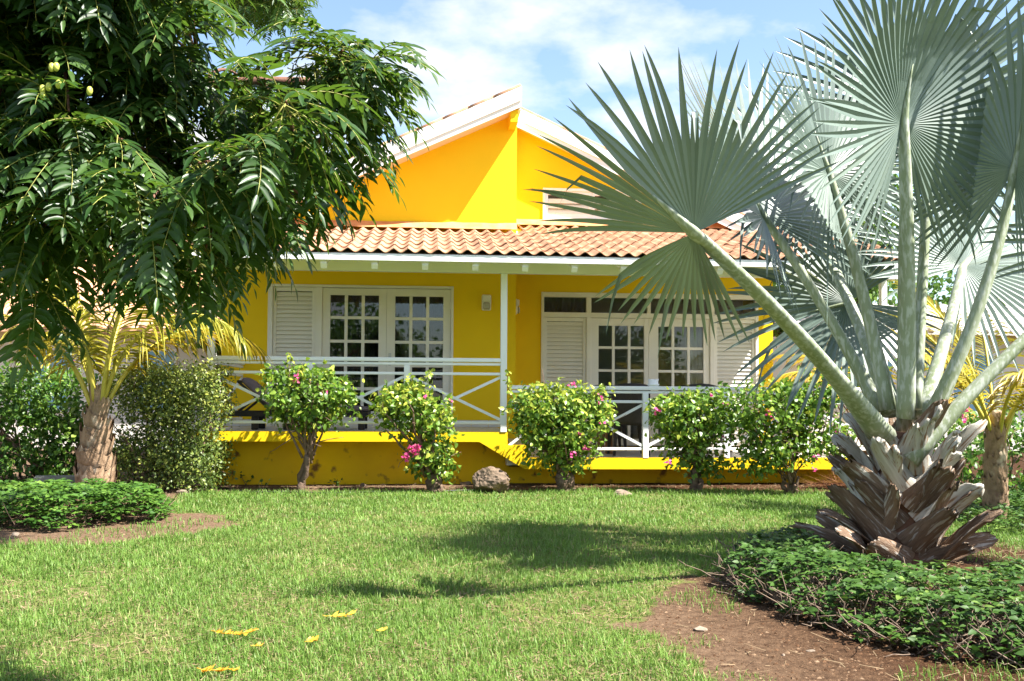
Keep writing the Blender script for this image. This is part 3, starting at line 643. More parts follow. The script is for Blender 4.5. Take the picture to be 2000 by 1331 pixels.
# ---- lawn blades
M['grass'] = leafmat('grass_blade', (.10, .195, .028), (.195, .32, .06), (.38, .36, .16), .5, .42, spec=.35, nscale=2.0, namp=.12)
def blades(n_rows, seed):
    rs = np.random.RandomState(seed); PX, PY, SZ = [], [], []
    for (y0, y1, dens, sc) in n_rows:
        xl = lambda y: y*(math.tan(PSI)-.54)-1.0; xr = lambda y: y*(math.tan(PSI)+.56)+1.4
        n = int(dens*(y1-y0)*(xr(y1)-xl(y0))); y = rs.uniform(y0, y1, n); x = xl(y)+rs.rand(n)*(xr(y)-xl(y))
        PX.append(x); PY.append(y); SZ.append(np.full(n, sc))
    x = np.concatenate(PX); y = np.concatenate(PY); sc = np.concatenate(SZ)
    m = lawn_mask(x, y)
    patch = vnoise(x, y, .5, 31)*.6+vnoise(x, y, .16, 32)*.4
    m &= rs.rand(len(x)) < np.clip(.42+1.25*(patch-.22), .12, 1)
    # stray blades on the bare soil
    stray = (~lawn_mask(x, y)) & (vnoise(x, y, .3, 44) > .60) & (rs.rand(len(x)) < .16) & (y < 11.9) & ~inpoly(x, y, COV_L) & ~inpoly(x, y, COV_R)
    k = m | stray; x, y, sc, patch = x[k], y[k], sc[k], patch[k]; n = len(x)
    hgt = rs.gamma(5, .0066, n)*(.75+.6*patch)*np.where(sc > 1.3, 1.1, 1); hgt = np.clip(hgt, .015, .085)
    wd = rs.uniform(.0015, .0030, n)*sc; yaw = rs.uniform(0, 2*math.pi, n); lean = rs.beta(2, 2.2, n)*1.25+.12
    d = np.stack([np.cos(yaw), np.sin(yaw), 0*yaw], 1); s_ = np.stack([-np.sin(yaw), np.cos(yaw), 0*yaw], 1)
    tw = rs.uniform(-.7, .7, n); s_ = s_*np.cos(tw)[:, None]+np.array([0, 0, 1.])*np.sin(tw)[:, None]*.5
    z0 = ground_h(x, y)-.004; B = np.stack([x, y, z0], 1); up = np.array([0, 0, 1.])
    V = np.empty((n, 5, 3), np.float32)
    p1 = B+d*(np.sin(lean*.45)*hgt*.55)[:, None]+up*(np.cos(lean*.45)*hgt*.55)[:, None]
    p2 = p1+d*(np.sin(lean*1.2)*hgt*.5)[:, None]+up*(np.cos(lean*1.2)*hgt*.5)[:, None]
    V[:, 0] = B-s_*wd[:, None]; V[:, 1] = B+s_*wd[:, None]; V[:, 2] = p1-s_*(wd*.85)[:, None]; V[:, 3] = p1+s_*(wd*.85)[:, None]; V[:, 4] = p2
    b = np.arange(n)*5; Q = np.stack([b, b+1, b+3, b+2], 1); T_ = np.stack([b+2, b+3, b+4], 1)
    dry = (rs.rand(n) < .06+.16*(patch < .36)); t = np.where(dry, rs.uniform(.75, 1, n), np.clip(rs.normal(.30, .16, n)+.25*(vnoise(x, y, 1.1, 51)-.5), 0, .6))
    return fast_mesh('lawn_grass', V.reshape(-1, 3), [Q, T_], M['grass'], np.repeat(t, 5), False), n
gm, ng = blades([(3.6, 5.0, 9500, 1.0), (5.0, 6.5, 7000, 1.15), (6.5, 8.5, 4800, 1.4), (8.5, 12.2, 3000, 1.9)], 5)
tag(link('lawn_grass', gm), 'bright green lawn grass covering the garden floor', 'grass', kind='stuff')
# ---- dead thatch between the blades: short pale straws
def straws(name, n, region, mat_, seed, L0=.05, col=None):
    rs = np.random.RandomState(seed); x, y = region(rs, n); z = ground_h(x, y)+rs.uniform(.002, .012, len(x)); n = len(x)
    yaw = rs.uniform(0, 6.28, n); ln = rs.uniform(.4, 1.3, n)*L0; d = np.stack([np.cos(yaw), np.sin(yaw), rs.uniform(-.15, .3, n)], 1)*ln[:, None]; s_ = np.stack([-np.sin(yaw), np.cos(yaw), rs.uniform(-.5, .5, n)], 1)*.0022
    A = np.stack([x, y, z], 1); V = np.stack([A-s_, A+s_, A+d+s_*.6, A+d-s_*.6], 1).reshape(-1, 3); b = np.arange(n)*4
    return fast_mesh(name, V, np.stack([b, b+1, b+2, b+3], 1), mat_, np.repeat(rs.rand(n), 4), False)
M['straw'] = leafmat('dead_straw', (.13, .085, .05), (.27, .20, .12), None, .8, .1, spec=.1)
def reg_lawn(rs, n):
    y = 3.6+rs.rand(n)**1.3*8.2; x = y*(math.tan(PSI)-.54)+rs.rand(n)*y*1.10; k = lawn_mask(x, y); return x[k], y[k]
tag(link('lawn_thatch', straws('lawn_thatch', 42000, reg_lawn, M['straw'], 61)), 'dry straw lying between the blades of the lawn', 'straw', kind='stuff')
# ---- gravel crumbs on the soil
def crumbs():
    rs = np.random.RandomState(71); n = 90000; y = 3.7+rs.rand(n)*9.1; x = y*(math.tan(PSI)-.55)+rs.rand(n)*y*1.12
    k = ~lawn_mask(x, y) & (y < 12.84); x, y = x[k], y[k]; n = len(x); r = np.clip(rs.gamma(2.0, .0024, n), .0015, .013)
    T_ = np.array([(1, 0, 0), (0, 1, 0), (-1, 0, 0), (0, -1, 0), (.2, -.1, .55)]); F0 = np.array([(0, 1, 4), (1, 2, 4), (2, 3, 4), (3, 0, 4)])
    V = T_[None]*r[:, None, None]*rs.uniform(.6, 1.4, (n, 5, 3)); a = rs.uniform(0, 6.28, n); c, s_ = np.cos(a), np.sin(a)
    X = V[:, :, 0]*c[:, None]-V[:, :, 1]*s_[:, None]; Y_ = V[:, :, 0]*s_[:, None]+V[:, :, 1]*c[:, None]
    V = np.stack([X+x[:, None], Y_+y[:, None], V[:, :, 2]+ground_h(x, y)[:, None]-.001], 2).reshape(-1, 3); F = (F0[None]+(np.arange(n)*5)[:, None, None]).reshape(-1, 3)
    return fast_mesh('gravel', V, F, M['gravel'], np.repeat(rs.rand(n), 5), False)
M['gravel'] = leafmat('gravel_crumb', (.045, .022, .011), (.105, .056, .030), (.20, .135, .085), .9, 0.0, spec=.1)
tag(link('gravel', crumbs()), 'small gravel and soil crumbs on the bare beds', 'gravel', kind='stuff')
# ---- stones
def stone(px, py, wpx, hpx, label, m='stone', seed=0, name='stone', sub=2, dep=None):
    import bmesh
    p = at(px, py, Z=0); k = float((p-CAM)@FW)/FPX; w_, h_ = wpx*k, hpx*k; bm = bmesh.new(); bmesh.ops.create_icosphere(bm, subdivisions=sub+1, radius=1)
    rs = np.random.RandomState(seed); npl = 9 if name == 'boulder' else 14; pl = [unit(rs.normal(size=3)) for _ in range(npl)]; off = rs.uniform(.42, .85, npl)
    for v in bm.verts:
        c = np.array(v.co); r = min([1.0]+[o/max(c@n_, 1e-3) for n_, o in zip(pl, off) if c@n_ > .2]); c = c*r*(1+.03*rs.normal())
        v.co = (c[0]*w_*.55, c[1]*(dep or w_)*.45, (c[2]*.62+.42)*h_)
    me = bpy.data.meshes.new(name); bm.to_mesh(me); bm.free(); me.materials.append(M[m])
    o = link(name, me, None, (p[0], p[1], float(ground_h(p[0], p[1]))-.01)); return tag(o, label, 'rock' if name == 'boulder' else 'stone', None if name == 'boulder' else 'loose stones on the beds')
stone(956, 962, 74, 50, 'large brown boulder beside the porch steps at the lawn edge', 'rock', 3, 'boulder', 3)
stone(1218, 968, 42, 14, 'flat pale stone at the lawn edge right of the third bush', seed=4)
stone(907, 947, 30, 9, 'flat pale stone left of the brown boulder, against the plinth', seed=5)
stone(710, 949, 14, 8, 'small dark round stone by the plinth between the first two bushes', 'rock', 6)
stone(358, 965, 26, 15, 'pinkish stone under the right foot of the clipped bush', seed=7)
stone(28, 1052, 24, 17, 'pale stone at the left edge in front of the leafy ground cover', seed=8)
stone(362, 1056, 30, 10, 'slanting flat stone on the dirt rim by the lawn', seed=9)
stone(1585, 1275, 22, 9, 'whitish pebble on red soil below the dark ground cover', seed=10)
stone(1365, 1235, 40, 12, 'flat half-buried stone on the red soil near the lawn', seed=11)
stone(1530, 1282, 12, 8, 'tiny whitish pebble on red soil left of the other pebble', seed=12)
# concrete block
bp_ = at(110, 966, Z=0); b = MB(); b.bbox(-.26, .26, -.12, .12, 0, .20, .012)
for V in b.v: V += np.random.RandomState(5).uniform(-.008, .008, V.shape)
me = b.mesh('concrete_block', M['block']); tag(link('concrete_block', me, None, (bp_[0], bp_[1]+.1, .0), (0, 0, .35)), 'weathered grey concrete block beside the left coconut trunk', 'block')
# hose
hp_ = [at(x, y, Z=.02) for x, y in ((300, 950), (400, 948), (440, 953), (490, 959), (560, 958), (640, 960), (760, 958), (860, 957), (940, 955))]
t_ = np.linspace(0, len(hp_)-1, 60); hp_ = np.array(hp_); hs_ = np.stack([np.interp(t_, np.arange(len(hp_)), hp_[:, i]) for i in range(3)], 1); hs_[:, 2] = ground_h(hs_[:, 0], hs_[:, 1])+.012
tag(MB().tube(hs_, .011, 7).build('garden_hose', M['hose'], None, True), 'black irrigation hose lying along the bed under the porch', 'hose')
# ---- fallen yellow leaves
M['fallen'] = leafmat('fallen_leaf', (.62, .36, .03), (.75, .52, .06), None, .5, .3, obj=True)
def fallen(px, py, length, yaw, curl, n, label, seed):
    rs = np.random.RandomState(seed); p = at(px, py, Z=0); V = []; F = []
    t = np.linspace(0, 1, 9); c, s_ = math.cos(yaw), math.sin(yaw)
    P = np.stack([c*(t-.5)*length, s_*(t-.5)*length, .022+curl*np.abs(t-.5)**2*length*1.2+rs.uniform(0, .008, 9)], 1)
    mb = MB(); mb.tube(P, .002, 5)
    for i in range(n):
        a = rs.uniform(.05, .95); q = np.array([np.interp(a, t, P[:, k]) for k in range(3)]); yw = yaw+rs.choice([-1, 1])*rs.uniform(.2, .9); L_ = rs.uniform(.5, 1)*.045
        d = np.array([math.cos(yw), math.sin(yw), rs.uniform(-.2, .25)]); sd = np.array([-d[1], d[0], rs.uniform(-.4, .4)])*.009
        mb.add([q, q+d*L_*.35+sd, q+d*L_*.7+sd*.8+[0, 0, .006], q+d*L_+[0, 0, .012], q+d*L_*.7-sd*.8, q+d*L_*.35-sd, q+d*L_*.5-[0, 0, .004]], [(0, 6, 1), (1, 6, 2), (2, 6, 3), (3, 6, 4), (4, 6, 5), (5, 6, 0)])
    me = mb.mesh('fallen_leaf', M['fallen'], True); tag(link('fallen_leaf', me, None, (p[0], p[1], float(ground_h(p[0], p[1]))+.008)), label, 'leaf', 'fallen yellow leaves on the lawn')
fallen(458, 1255, .21, .1, .25, 22, 'long curled yellow leaf on the lawn, largest of those lying at left', 1)
fallen(658, 1217, .14, .15, .15, 16, 'yellow leaf on the lawn farthest from the camera, beside the shade', 2)
fallen(605, 1270, .07, 1.0, .1, 8, 'small yellow leaf on the lawn between the two larger ones', 3)
fallen(425, 1328, .16, .1, .2, 18, 'yellow leaf cut off by the bottom edge of the picture', 4)
fallen(742, 1248, .04, .3, .1, 4, 'tiny yellow leaf right of the small one on the lawn', 5)
fallen(500, 1280, .05, .4, .1, 4, 'tiny yellow leaf just below the longest yellow leaf', 6)
# ================================================================== plants
def ovate(wd=.34, fold=.07, droop=.10, heart=0.0):
    V = np.array([(0, 0, 0), (.26, wd*.95, fold), (.26, 0, .0), (.26, -wd*.95, fold), (.62, wd*.72, fold*.8-droop*.4), (.62, 0, -droop*.4), (.62, -wd*.72, fold*.8-droop*.4), (1.0, 0, -droop)])
    if heart: V[1, 0] -= heart; V[3, 0] -= heart
    return V, np.array([(0, 3, 2), (0, 2, 1), (6, 7, 5), (5, 7, 4)]), np.array([(3, 6, 5, 2), (2, 5, 4, 1)])
def scatter(tpl, P, X, Nn, S):
    V0, T0, Q0 = tpl; n = len(P)
    X = X/(np.linalg.norm(X, axis=1)[:, None]+1e-9); Nn = Nn-X*(Nn*X).sum(1)[:, None]; Nn /= np.linalg.norm(Nn, axis=1)[:, None]+1e-9; Y = np.cross(Nn, X)
    S = np.asarray(S).reshape(-1, 1, 1)
    V = P[:, None]+S*(V0[None, :, 0:1]*X[:, None]+V0[None, :, 1:2]*Y[:, None]+V0[None, :, 2:3]*Nn[:, None])
    k = len(V0); b = (np.arange(n)*k)[:, None, None]
    return V.reshape(-1, 3), (T0[None]+b).reshape(-1, 3), (Q0[None]+b).reshape(-1, 4)
def sphere(rs, n):
    v = rs.normal(size=(n, 3)); return v/np.linalg.norm(v, axis=1)[:, None]
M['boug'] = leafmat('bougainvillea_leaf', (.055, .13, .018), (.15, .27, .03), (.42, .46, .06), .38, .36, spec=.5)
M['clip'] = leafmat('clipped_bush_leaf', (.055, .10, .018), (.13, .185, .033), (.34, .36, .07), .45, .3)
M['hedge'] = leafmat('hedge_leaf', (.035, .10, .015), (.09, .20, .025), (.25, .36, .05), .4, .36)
M['cover'] = leafmat('ground_cover_leaf', (.022, .062, .010), (.052, .115, .016), (.13, .20, .035), .5, .25, spec=.25)  # greens darkened to stand in for shade by the silver palm; weeds share them
M['drytwig'] = surf('dry_twig', (.22, .16, .115), (.13, .09, .065), .9, 15)
M['bract'] = leafmat('pink_bract', (.62, .035, .22), (.75, .08, .36), (.80, .22, .30), .5, .45)
M['treeleaf'] = leafmat('tree_leaf', (.04, .10, .015), (.10, .20, .03), (.24, .34, .06), .45, .35)
def pxblob(px, py, rx, ry, Y, dy=None):
    c = at(px, py, Y=Y); k = float((c-CAM)@FW)/FPX
    return (c, np.array([rx*k, (dy if dy is not None else rx*k*.85), ry*k]))
def foliage(name, blobs, n, size, m, parent, rs, tpl, shell=.45, upb=.5, tintlo=.1, tinthi=1.0, boxy=False, young=.5, clump=.08, per=7, core=.25):
    wts = np.array([np.prod(b[1])**.67 for b in blobs]); wts = wts/wts.sum(); nt = max(3, n//per)
    bi = rs.choice(len(blobs), nt, p=wts); C = np.array([b[0] for b in blobs])[bi]; Rr = np.array([b[1] for b in blobs])[bi]
    d = sphere(rs, nt)
    if boxy: d = np.sign(d)*np.abs(d)**.55; d /= np.maximum(np.abs(d).max(1), .8)[:, None]
    u = rs.rand(nt); inn = rs.rand(nt) < core; r = np.where(inn, u**.45*.85, 1-shell*.5*u)
    r = r*(1+rs.normal(0, .05, nt)); T = C+d*Rr*r[:, None]
    outw = d/Rr; outw /= np.linalg.norm(outw, axis=1)[:, None]
    P = np.repeat(T, per, 0)+rs.normal(0, clump, (nt*per, 3)); o = np.repeat(outw, per, 0); N_ = len(P)
    k = P[:, 2] > .03; 
    nrm = o*.7+np.array([0, 0, upb])+rs.normal(0, .55, (N_, 3)); X = rs.normal(0, 1, (N_, 3))+o*.5-np.array([0, 0, .35])
    rr = np.repeat(r, per); relh = np.repeat((T[:, 2]-C[:, 2])/Rr[:, 2], per)
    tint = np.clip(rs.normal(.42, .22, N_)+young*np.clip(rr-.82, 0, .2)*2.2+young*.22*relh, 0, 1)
    S = size*rs.uniform(.6, 1.25, N_)
    P, X, nrm, S, tint = P[k], X[k], nrm[k], S[k], tint[k]
    V, Tt, Q = scatter(tpl, P, X, nrm, S)
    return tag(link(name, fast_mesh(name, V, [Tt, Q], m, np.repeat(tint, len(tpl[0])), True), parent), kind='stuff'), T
def gnarl(rs, a, b, n=9, amp=.05, sag=0):
    t = np.linspace(0, 1, n); P = np.outer(1-t, a)+np.outer(t, b); w = np.cumsum(rs.normal(0, amp, (n, 3)), 0); w -= np.outer(t, w[-1]); w[:, 2] *= .4
    return P+w
def stems(name, rs, base, tips, r0, parent, m, splay=.08, amp=.025, n=9, fork=3):
    mb = MB()
    for i, tp in enumerate(tips):
        b_ = np.array(base)+np.array([rs.normal(0, splay), rs.normal(0, splay*.6), 0]); P = gnarl(rs, b_, tp, n, amp); rr = r0*rs.uniform(.5, 1.0)*np.linspace(1, .3, n); mb.tube(P, rr, 6, wob=.18, rng=rs)
        for _ in range(fork):
            j = rs.randint(n//3, n-1); q = P[j]+rs.normal(0, .16, 3)+np.array([0, 0, .12]); mb.tube(gnarl(rs, P[j], q, 5, amp*.5), np.linspace(rr[j]*.6, .003, 5), 5)
    return mb.build(name, m, parent, True)
def flower(pos, n, parent, rs, spread=.04, size=.035):
    P = pos+rs.normal(0, spread*.6, (n*3, 3)); Nn = rs.normal(0, .7, (n*3, 3))+np.array([.2, -.9, .4]); X = rs.normal(0, 1, (n*3, 3))
    V, T, Q = scatter(ovate(.38, .12, .05), P, X, Nn, size*rs.uniform(.9, 1.35, n*3)); link('flower', fast_mesh('flower', V, [T, Q], M['bract'], np.repeat(rs.rand(n*3), 8)), parent)
BT = ovate(.36, .07, .12, .05)
def boug(label, base_px, Y, blobs, nleaf, flowers, seed, trunk, shoots=(), size=.066, young=.5, extra=None, core=.3):
    rs = np.random.RandomState(seed); base = at(base_px[0], base_px[1], Y=Y); base[2] = float(ground_h(base[0], base[1]))-.02
    root = empty('bougainvillea_bush', base, label, 'bush', 'bougainvillea bushes in the porch bed')
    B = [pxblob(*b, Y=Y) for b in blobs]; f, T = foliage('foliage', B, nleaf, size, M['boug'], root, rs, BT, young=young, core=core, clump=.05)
    tips = T[rs.choice(len(T), 16)]
    fork = base+np.array(trunk[0]); mb = MB()
    for k in range(trunk[2]):
        b_ = base+np.array([rs.normal(0, .035), rs.normal(0, .02), 0]); P = gnarl(rs, b_, fork+rs.normal(0, .035, 3), 9, .018); mb.tube(P, trunk[1]*rs.uniform(.6, 1)*np.array([1.25, 1, .95, .9, 1, .85, .85, .8, .7]), 9, wob=.22, rng=rs)
    mb.build('trunk', M['bark'], root, True)
    mb = MB()
    for tp in tips:
        P = gnarl(rs, fork+rs.normal(0, .03, 3), tp, 8, .022); mb.tube(P, np.linspace(trunk[1]*.38, .005, 8), 5)
        for _ in range(3): j = rs.randint(2, 7); mb.tube(gnarl(rs, P[j], P[j]+rs.normal(0, .13, 3)+[0, 0, .08], 5, .012), np.linspace(.007, .0025, 5), 4)
    mb.build('branches', M['twig'], root, True)
    for (sx, sy, ex, ey) in shoots:
        a, b_ = at(sx, sy, Y=Y-.1), at(ex, ey, Y=Y-.15); P = gnarl(rs, a, b_, 12, .012); sh = MB().tube(P, np.linspace(.006, .002, 12), 5).build('shoot', M['twig'], root, True)
        n = 26; t = rs.rand(n); Q_ = np.stack([np.interp(t*11, np.arange(12), P[:, k]) for k in range(3)], 1)+rs.normal(0, .018, (n, 3)); Nn = rs.normal(0, .6, (n, 3))+np.array([.3, -.5, .7]); V, Tt, Q = scatter(BT, Q_, rs.normal(0, 1, (n, 3)), Nn, .055*rs.uniform(.6, 1.2, n))
        link('shoot_leaves', fast_mesh('shoot_leaves', V, [Tt, Q], M['boug'], np.repeat(np.clip(rs.normal(.8, .15, n), 0, 1), 8)), sh)
    for (fx, fy, fn) in flowers:
        dep = max(b[1][1] for b in B); p = at(fx, fy, Y=Y-dep*.75); flower(p, fn, root, rs, .012+.006*fn**.7)
    return root
boug('small bougainvillea with bare twisted trunk and round crown, in front of the lounger', (592, 962), 11.95,
     [(602, 768, 88, 48), (560, 760, 50, 40), (650, 790, 50, 42), (600, 805, 70, 34), (605, 735, 40, 25)], 2900, [(578, 738, 6), (635, 764, 3)], 21, ((.06, 0, .42), .045, 2), [(568, 745, 563, 688), (588, 745, 588, 708), (640, 735, 645, 722)], young=.35, core=.38)
boug('leaning bougainvillea with thick dark trunk and a magenta flower cluster, left of the boulder', (850, 965), 11.85,
     [(805, 800, 78, 45), (780, 785, 45, 32), (845, 830, 48, 45), (835, 890, 50, 30), (858, 905, 36, 40), (800, 775, 40, 22)], 3000, [(808, 880, 14), (795, 893, 7), (815, 872, 5), (878, 786, 1), (832, 778, 1)], 22, ((-.02, 0, .30), .075, 3), [(808, 760, 803, 732), (830, 765, 838, 722)], young=1.0)
boug('round yellow-green bougainvillea in front of the porch steps', (1100, 962), 11.85,
     [(1095, 815, 98, 62), (1060, 795, 62, 42), (1140, 800, 58, 48), (1095, 870, 75, 42), (1105, 905, 45, 24)], 4400, [(1117, 752, 2), (1176, 776, 2), (1170, 788, 1), (1178, 826, 1), (1132, 846, 2), (1145, 876, 2), (1119, 887, 4)], 23, ((.0, 0, .24), .07, 4), [(1004, 775, 988, 722), (1085, 770, 1088, 745), (1160, 770, 1185, 755)], young=.95, core=.34)
boug('bougainvillea before the lower railing, just right of the railing upright', (1362, 968), 11.65,
     [(1345, 815, 78, 50), (1320, 800, 50, 35), (1390, 800, 55, 42), (1350, 870, 60, 42), (1375, 905, 45, 22)], 3000, [(1280, 801, 3), (1391, 776, 1), (1419, 789, 2), (1413, 850, 1), (1306, 901, 2)], 24, ((.03, 0, .30), .055, 3), [(1290, 800, 1268, 795), (1300, 850, 1268, 858)], young=.15, core=.45)
boug('wide bougainvillea with many thin stems, rightmost in the porch bed beside the big palm', (1545, 975), 11.25,
     [(1500, 800, 92, 52), (1460, 830, 55, 50), (1560, 790, 68, 46), (1520, 870, 80, 40), (1590, 860, 50, 40), (1480, 900, 45, 28), (1645, 850, 32, 40), (1610, 775, 40, 35)], 4200, [(1499, 806, 2), (1511, 818, 1), (1596, 891, 1), (1590, 917, 1), (1639, 843, 1)], 25, ((.0, 0, .18), .03, 5), [(1580, 770, 1580, 732), (1630, 900, 1660, 820), (1520, 760, 1500, 745)], young=.12, core=.45)
# clipped bush and hedges
def hedge(name, label, cat, Y, blobs, n, size, m, seed, base, ntips=18, boxy=True, flowers=(), dy=None, young=.5, tpl=None, shell=.35, core=.3):
    rs = np.random.RandomState(seed); b0 = at(base[0], base[1], Y=Y); b0[2] = float(ground_h(b0[0], b0[1]))-.02; root = empty(name, b0, label, cat)
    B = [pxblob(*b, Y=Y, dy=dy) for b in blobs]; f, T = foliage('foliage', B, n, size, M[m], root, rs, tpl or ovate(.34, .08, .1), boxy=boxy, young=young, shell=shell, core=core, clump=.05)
    stems('stems', rs, b0, T[rs.choice(len(T), ntips)], .022, root, M['twig'], splay=.22)
    for fx, fy, fn in flowers: flower(at(fx, fy, Y=Y-(dy or .4)), fn, root, rs)
    return root
hedge('clipped_bush', 'dense clipped olive-green bush at the left end of the porch', 'bush', 12.1, [(335, 835, 100, 118), (300, 820, 75, 95), (375, 860, 60, 90), (350, 750, 80, 32)], 20000, .042, 'clip', 31, (335, 962), young=.7, dy=.5, core=.5)
hedge('hedge', 'leafy green hedge at the left edge behind the coconut trunk', 'hedge', 13.0, [(60, 830, 150, 95), (-60, 830, 130, 100), (10, 780, 120, 65), (120, 860, 50, 70)], 9000, .075, 'hedge', 32, (80, 945), flowers=[(68, 708, 3), (145, 712, 2)], dy=.6, core=.5)
hedge('hedge', 'sunlit green hedge at the right edge behind the small coconut palm', 'hedge', 10.6, [(1930, 905, 100, 75), (2040, 900, 120, 80), (1870, 920, 40, 65), (1960, 850, 90, 45)], 4000, .062, 'hedge', 33, (1930, 985), flowers=[(1890, 797, 2), (1883, 820, 2)], dy=.55, core=.3)
hedge('hedge', 'low green hedge beyond the right end of the lower porch', 'hedge', 14.6, [(1640, 740, 60, 32), (1590, 745, 60, 26), (1760, 760, 90, 50), (1700, 800, 60, 40)], 1500, .08, 'hedge', 34, (1680, 880), dy=.5)
# ground cover
def cover(name, label, poly, n, hgt, size, seed, m='cover', twigs=0, patchy=0.0):
    rs = np.random.RandomState(seed); xs = [p[0] for p in poly]; ys = [p[1] for p in poly]; x = rs.uniform(min(xs)-.05, max(xs)+.05, n*3); y = rs.uniform(min(ys)-.05, max(ys)+.05, n*3)
    k = edge_soft(x, y, poly, .07, seed) & (np.abs(x) < 8); x, y = x[k][:n], y[k][:n]
    # distance to the rim gives a rounded shoulder
    q = np.array(poly); dmin = np.full(len(x), 9.0)
    for i in range(len(q)):
        a, b_ = q[i], q[(i+1) % len(q)]; ab = b_-a; t = np.clip(((x-a[0])*ab[0]+(y-a[1])*ab[1])/(ab@ab), 0, 1); dmin = np.minimum(dmin, np.hypot(x-a[0]-t*ab[0], y-a[1]-t*ab[1]))
    top = hgt*np.clip(dmin/.20+.12, 0, 1)**.6*(.75+.5*vnoise(x, y, .18, seed+3))
    den = vnoise(x, y, .4, seed+8)
    # each sprig carries a rosette of five leaves
    z = ground_h(x, y)+top*np.where(rs.rand(len(x)) < .72, rs.uniform(.85, 1.05, len(x)), rs.uniform(.15, .85, len(x)))
    if patchy: kk = rs.rand(len(x)) < np.where(x > patchy, .30, .9); x, y, z, den = x[kk], y[kk], z[kk], den[kk]
    ns = len(x); per = 5; ang_ = (np.arange(per)*2*math.pi/per)[None]+rs.rand(ns, 1)*6.28; tilt = rs.normal(0, .25, (ns, 2))
    P = np.stack([np.repeat(x, per), np.repeat(y, per), np.repeat(z, per)+np.tile(rs.uniform(-.01, .01, per), ns)], 1)
    X = np.stack([np.cos(ang_), np.sin(ang_), rs.uniform(-.25, .45, (ns, per))], 2).reshape(-1, 3); Nn = np.stack([np.repeat(tilt[:, 0], per), np.repeat(tilt[:, 1], per)-.15, np.ones(ns*per)], 1)+rs.normal(0, .25, (ns*per, 3))
    V, T, Q = scatter(ovate(.30, .06, .14), P+X*.006, X, Nn, size*rs.uniform(.6, 1.2, ns*per))
    tint = np.repeat(np.clip(rs.normal(.40, .2, ns)+.3*(den-.5), 0, 1), per*8)
    o = tag(link(name, fast_mesh(name, V, [T, Q], M[m], tint)), label, 'ground cover', kind='stuff')
    mb = MB()
    for i in range(twigs):
        j = rs.randint(ns); a = np.array([x[j], y[j], ground_h(x[j], y[j])+.0]); e = a+np.array([rs.normal(0, .12), rs.normal(0, .12), rs.uniform(.02, 1.0)*hgt]); mb.tube(gnarl(rs, a, e, 5, .02), np.linspace(.004, .002, 5), 4)
    return o, mb
M['coverl'] = leafmat('left_cover_leaf', (.03, .085, .012), (.075, .165, .02), (.18, .28, .045), .5, .28, spec=.25)
o, mb = cover('ground_cover', 'low bright green leafy ground cover in the left bed', COV_L, 3600, .26, .055, 41, 'coverl', twigs=260)
tag(link('ground_cover_stems', mb.mesh('ground_cover_stems', M['twig'], True)), 'thin stems inside the left leafy ground cover', 'stems', kind='stuff')
o, mb = cover('ground_cover', 'green leafy ground cover, toned darker for shade, around the foot of the silver palm', COV_R, 3100, .21, .046, 42, twigs=1700, patchy=3.1)
tag(link('ground_cover_stems', mb.mesh('ground_cover_stems', M['drytwig'], True)), 'dry brown stems showing through the ground cover under the silver palm', 'stems', kind='stuff')
o, mb = cover('ground_cover', 'low green plants around the small coconut trunk at right', wpoly([(1860, 1030), (2000, 1050), (2150, 1050), (2150, 985), (1870, 985)]), 900, .16, .05, 43, twigs=40)
tag(link('ground_cover_stems', mb.mesh('ground_cover_stems', M['twig'], True)), 'thin stems inside the low plants at right', 'stems', kind='stuff')
# litter in the porch bed
def reg_bed(rs, n): return rs.uniform(-3.2, 5.6, n), rs.uniform(11.9, 12.85, n)
tag(link('leaf_litter', straws('leaf_litter', 2600, reg_bed, M['straw'], 62, .07)), 'dry leaf litter and twigs in the bed under the porch', 'litter', kind='stuff')
def reg_r(rs, n):
    x = rs.uniform(1.2, 5.2, n); y = rs.uniform(3.8, 7.6, n); k = inpoly(x, y, DIRT_R) & ((x > 2.9) | (rs.rand(n) < .15)); return x[k], y[k]
tag(link('leaf_litter', straws('leaf_litter', 5200, reg_r, M['straw'], 63, .08)), 'dry straw and twigs on the red soil around the silver palm', 'litter', kind='stuff')
def weed(px, py, label, seed, hpx=30):
    rs = np.random.RandomState(seed); p = at(px, py, Z=0); p[2] = float(ground_h(p[0], p[1])); k = float((p-CAM)@FW)/FPX; h_ = hpx*k; root = empty('weed', p, label, 'weed', 'weeds under the porch'); mb = MB(); Q_ = []
    for i in range(3):
        e = p+np.array([rs.normal(0, .05), rs.normal(0, .03), h_*rs.uniform(.7, 1)]); P = gnarl(rs, p, e, 6, .008); mb.tube(P, np.linspace(.003, .0015, 6), 4); Q_ += [P[j]+rs.normal(0, .008, 3) for j in (2, 3, 4, 5, 5)]
    mb.build('stem', M['twig'], root); Q_ = np.array(Q_); n = len(Q_); V, T, Q = scatter(BT, Q_, rs.normal(0, 1, (n, 3)), rs.normal(0, .4, (n, 3))+[0, -.3, 1], .04*rs.uniform(.7, 1.2, n)); link('leaves', fast_mesh('leaves', V, [T, Q], M['cover'], np.repeat(rs.uniform(.3, .9, n), 8)), root)
weed(482, 946, 'small weed by the plinth near the clipped bush', 1, 22); weed(545, 944, 'thin dark weed against the plinth left of the first bush trunk', 2, 24); weed(511, 958, 'bright green weed sprouting at the lawn edge near the hose', 3, 24)
weed(655, 948, 'tiny weed by the plinth right of the first bush trunk', 4, 12); weed(1693, 962, 'small weed in the bed left of the silver palm trunk', 5, 22)
weed(960, 962, 'pale weed growing in front of the brown boulder', 6, 20)
